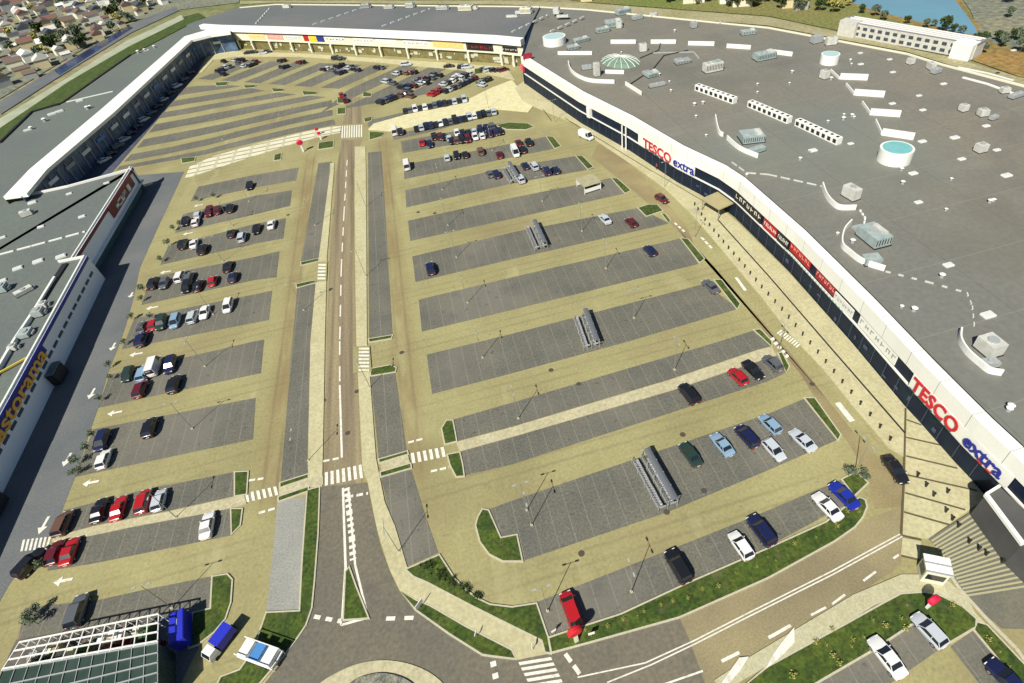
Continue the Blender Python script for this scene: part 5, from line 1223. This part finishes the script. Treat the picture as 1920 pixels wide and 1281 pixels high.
ST = [(372,378),(340,425),(328,433),(318,462),(305,492),(272,548),(268,566),(287,598),(272,620),(250,600),(236,648),(208,690),(212,712),(192,752),(178,820),(168,845),(150,870),(143,892),(155,885),(75,1150),(72,1170),(85,1065),(62,1165),(404,372),(1590,893),(1617,900)]
for i, (x, y) in enumerate(ST):
    where = 'at the left ends of the left block rows' if x < 420 else 'on the corner island by the bright blue car'
    tree('small', (*at(x, y).xy, .05), random.uniform(.45, .7), 'young thin grey-green tree '+where, 'young trees '+where)
sh = MB(); rg = random.Random(9)
for k in range(70):
    p = Vector((rg.gauss(0, .3), rg.gauss(0, .3), abs(rg.gauss(.35, .2)))); a = Vector((rg.gauss(0, 1), rg.gauss(0, 1), rg.gauss(0, 1))).normalized(); b = a.orthogonal().normalized(); c2 = a.cross(b)
    sh.poly([p-b*.12-c2*.06, p+b*.03-c2*.12, p+b*.12+c2*.06, p-b*.03+c2*.12])
shm = sh.mesh('shrub', leafy); shd = sh.mesh('shrub', leafd)
SHR = [(1571,987),(1490,1020),(1590,960),(1530,1008),(1478,1042),(1455,1052),(1420,1063),(1380,1075),(1348,1100),(1318,1105),(1290,1122),(1262,1128),(1240,1135),(1208,1147),(1196,1155),(1170,1162),(1140,1175),(1098,1182),(1080,1190),(1402,1050),(1440,1045),(1604,948),(1612,960)]
for x, y in SHR:
    o = bpy.data.objects.new('shrub', shm); col.objects.link(o); o.location = at(x, y, .16); k = random.uniform(.2, .55); o.scale = (k, k, k)
    tag(o, 'small yellow-green shrub in the long grass verge at the lower right', 'shrub', 'shrubs in the long verge')
for x, y in [(1701,1135),(1637,1163),(1661,1174),(1597,1213),(1562,1230),(1488,1268),(1560,1180),(1690,1160),(1600,1200),(1530,1205),(1700,1180),(1787,1135),(1855,1200),(1875,1222),(1893,1250),(1620,1195),(1575,1245),(1550,1210)]:
    o = bpy.data.objects.new('shrub', shm); col.objects.link(o); o.location = at(x, y, .16); k = random.uniform(.2, .75); o.scale = (k, k, k)
    tag(o, 'small yellow-green shrub on the lawn of the bottom right corner', 'shrub', 'shrubs on the corner lawn')
for i in range(60):
    t = rnd.random(); a = (770+t*130, 1066+t*55); x = a[0]+rnd.uniform(0, 45)*(1-t)+rnd.uniform(-2, 5); y = a[1]+rnd.uniform(-20, 4)*(1-t)
    o = bpy.data.objects.new('shrub', shd); col.objects.link(o); o.location = at(x, y, .16); k = random.uniform(.25, .6); o.scale = (k, k, k)
    tag(o, 'low dark shrub planted in the triangular bed by the pale path', 'shrub', 'dark shrubs in the triangular bed')

# ------------------------------------------------------------ far white building by the pond
FW = [at(x, y) for x, y in [(1572,64),(1640,72),(1700,84),(1760,98),(1822,112)]]; FW = [Vector((p.x, p.y, 0)) for p in FW]
a, b = FW[0], FW[-1]; d_ = (b-a); L = d_.length; r = empty('pond_building', ((a.x+b.x)/2, (a.y+b.y)/2, 0), math.atan2(d_.y, d_.x), 'long white two storey building with ribbed white roof beside the pond', 'building')
MB().box((0, 3.2, 2.2), (L, 6.4, 4.4)).obj('wall', rwhite, r)
for k in range(17):
    for z in (1.2, 3.2): MB().box((-L/2+L*(k+.5)/17, -.03, z), (L/17*.55, .12, 1.0)).obj('window', M('far_glass', (.06,.07,.09), .4), r)
MB().box((0, 3.6, 4.55), (L+.4, 7, .3)).obj('roof', M('dull_roof', (.22,.2,.22), .8), r)
mb = MB()
for k in range(4): mb.box((rnd.uniform(-1, 1), 1.0+k*1.7, 4.8), (L*.96, .6, .25))
mb.obj('roof_ribs', whit, r)
MB().box((-L/2+3.5, .5, 2.6), (6.5, 4, 5.2)).obj('stair_tower', rwhite, r); MB().box((L/2-3.2, .2, 2.4), (6, 5, 4.8)).obj('end_block', capm, r)

# ------------------------------------------------------------ town and trees at the edges
def house_protos():
    out = []
    for (lx, ly, h, fl) in ((11, 8, 5.5, 0), (16, 9, 7, 0), (22, 12, 6, 1), (9, 8, 6, 0)):
        wm = MB().box((0, 0, h/2), (lx, ly, h)).mesh('wall', cream)
        rm = MB()
        if fl: rm.box((0, 0, h+.2), (lx+.5, ly+.5, .4))
        else:
            e = .5; X, Y = lx/2+e, ly/2+e; rm.poly([(-X,-Y,h),(X,-Y,h),(X,0,h+2.6),(-X,0,h+2.6)]); rm.poly([(X,Y,h),(-X,Y,h),(-X,0,h+2.6),(X,0,h+2.6)]); rm.poly([(-X,Y,h),(-X,-Y,h),(-X,0,h+2.6)]); rm.poly([(X,-Y,h),(X,Y,h),(X,0,h+2.6)])
        rm = rm.mesh('roof', roof_b)
        wn = MB()
        for k in range(int(lx/3)):
            for s in (-1, 1): wn.box((-lx/2+lx*(k+.5)/int(lx/3), s*(ly/2+.02), h*.5), (1.2, .1, 1.4))
        out.append((wm, rm, wn.mesh('windows', M('far_glass', (.06,.07,.09), .4))))
    return out
HP = house_protos()
roofs = [('red', M('roof_red', (.17,.085,.06), .8)), ('brown', M('roof_brown', (.14,.10,.08), .8)), ('pale', M('roof_pale', (.55,.53,.48), .8)), ('dark', M('roof_dark', (.05,.055,.07), .8)), ('white', capm)]
walls = [('cream', cream), ('white', capm), ('beige', beige), ('grey', greym)]
def house(P, hi, ri, wi, rz, where):
    rn, rm = roofs[ri]; wn, wm = walls[wi]
    r = empty('house', P, rz, '%s house with a %s roof %s' % (wn, rn, where), 'house', '%s %s-roofed houses %s' % (wn, rn, where))
    k_ = rg.uniform(.4, .8); r.scale = (k_, k_, k_)
    for nm, me, m in zip(('wall', 'roof'), HP[hi], (wm, rm)):
        o = bpy.data.objects.new(nm, me); col.objects.link(o); o.parent = r
        if m: o.material_slots[0].link = 'OBJECT'; o.material_slots[0].material = m
rg = random.Random(21); placed = []
def inside_town(x, y): return y < 180-x*.56 and y < 165 and x < 440
tries = 0
while len(placed) < 290 and tries < 9000:
    tries += 1
    x = rg.uniform(-20, 440); y = rg.uniform(-12, 170)
    if not inside_town(x, y): continue
    P = at(x, y)
    if any((P-q).length < 10.5 for q in placed): continue
    placed.append(P); house((P.x, P.y, -.3), rg.choice((0, 0, 1, 3, 3)), rg.choice((0, 1, 1, 2, 2, 3, 3, 4)), rg.randrange(4), R(28)+rg.choice((0, math.pi/2))+rg.uniform(-.15, .15), 'in the town at the top left')
for k in range(420):
    x = rg.uniform(-20, 450); y = rg.uniform(-14, 180)
    if not inside_town(x, y): continue
    P = at(x, y)
    if any((P-q).length < 7 for q in placed): continue
    kd = rg.choice(('big', 'olive_', 'yel', 'olive_')); tree(kd, (P.x, P.y, -.3), rg.uniform(.5, 1.1), {'big': 'dark green', 'olive_': 'grey-green', 'yel': 'yellow-green'}[kd]+' tree among the houses of the town', {'big': 'dark', 'olive_': 'grey-green', 'yel': 'yellow-green'}[kd]+' trees in the town')
for k in range(60):   # scrub trees beyond the store roof
    x = rg.uniform(1240, 1600); y = (x-1100)/500*48*rg.uniform(.0, .75)-6
    P = at(x, y); kd = rg.choice(('big', 'yel', 'olive_', 'yel')); tree(kd, (P.x, P.y, -.1), rg.uniform(.4, .95), {'big': 'dark green', 'olive_': 'grey-green', 'yel': 'yellow-green'}[kd]+' tree beyond the hypermarket roof near the pond', {'big': 'dark', 'olive_': 'grey-green', 'yel': 'yellow-green'}[kd]+' trees beyond the roof')
for k, (x, y) in enumerate([(1655,38),(1700,44),(1735,52),(1770,58),(1800,66),(1828,82),(1840,100),(1835,90),(1640,30),(1615,25),(1750,50),(1785,62)]):
    tree('big' if k % 2 else 'olive_', (*at(x, y).xy, -.1), rg.uniform(.3, .6), '%s tree on the pond bank behind the long white building' % ('dark green' if k % 2 else 'grey-green'), 'trees on the pond bank')
for k, (x, y) in enumerate([(1290,5),(1310,3),(1480,12),(1500,16),(1390,9),(1360,4),(1100,1),(420,10),(400,14),(405,20)]):
    if k < 7: house((*at(x, y).xy, -.1), 3 if k % 2 else 0, k % 5, k % 4, R(-20), 'behind the far end of the hypermarket')
for k in range(9):
    x = rg.uniform(1845, 1925); y = rg.uniform(-8, 105); P = at(x, y); kd = rg.choice(('big', 'olive_')); tree(kd, (P.x, P.y, -.1), rg.uniform(.3, .7), {'big': 'dark green', 'olive_': 'grey-green'}[kd]+' tree on the grey slope right of the pond', 'trees on the grey slope')
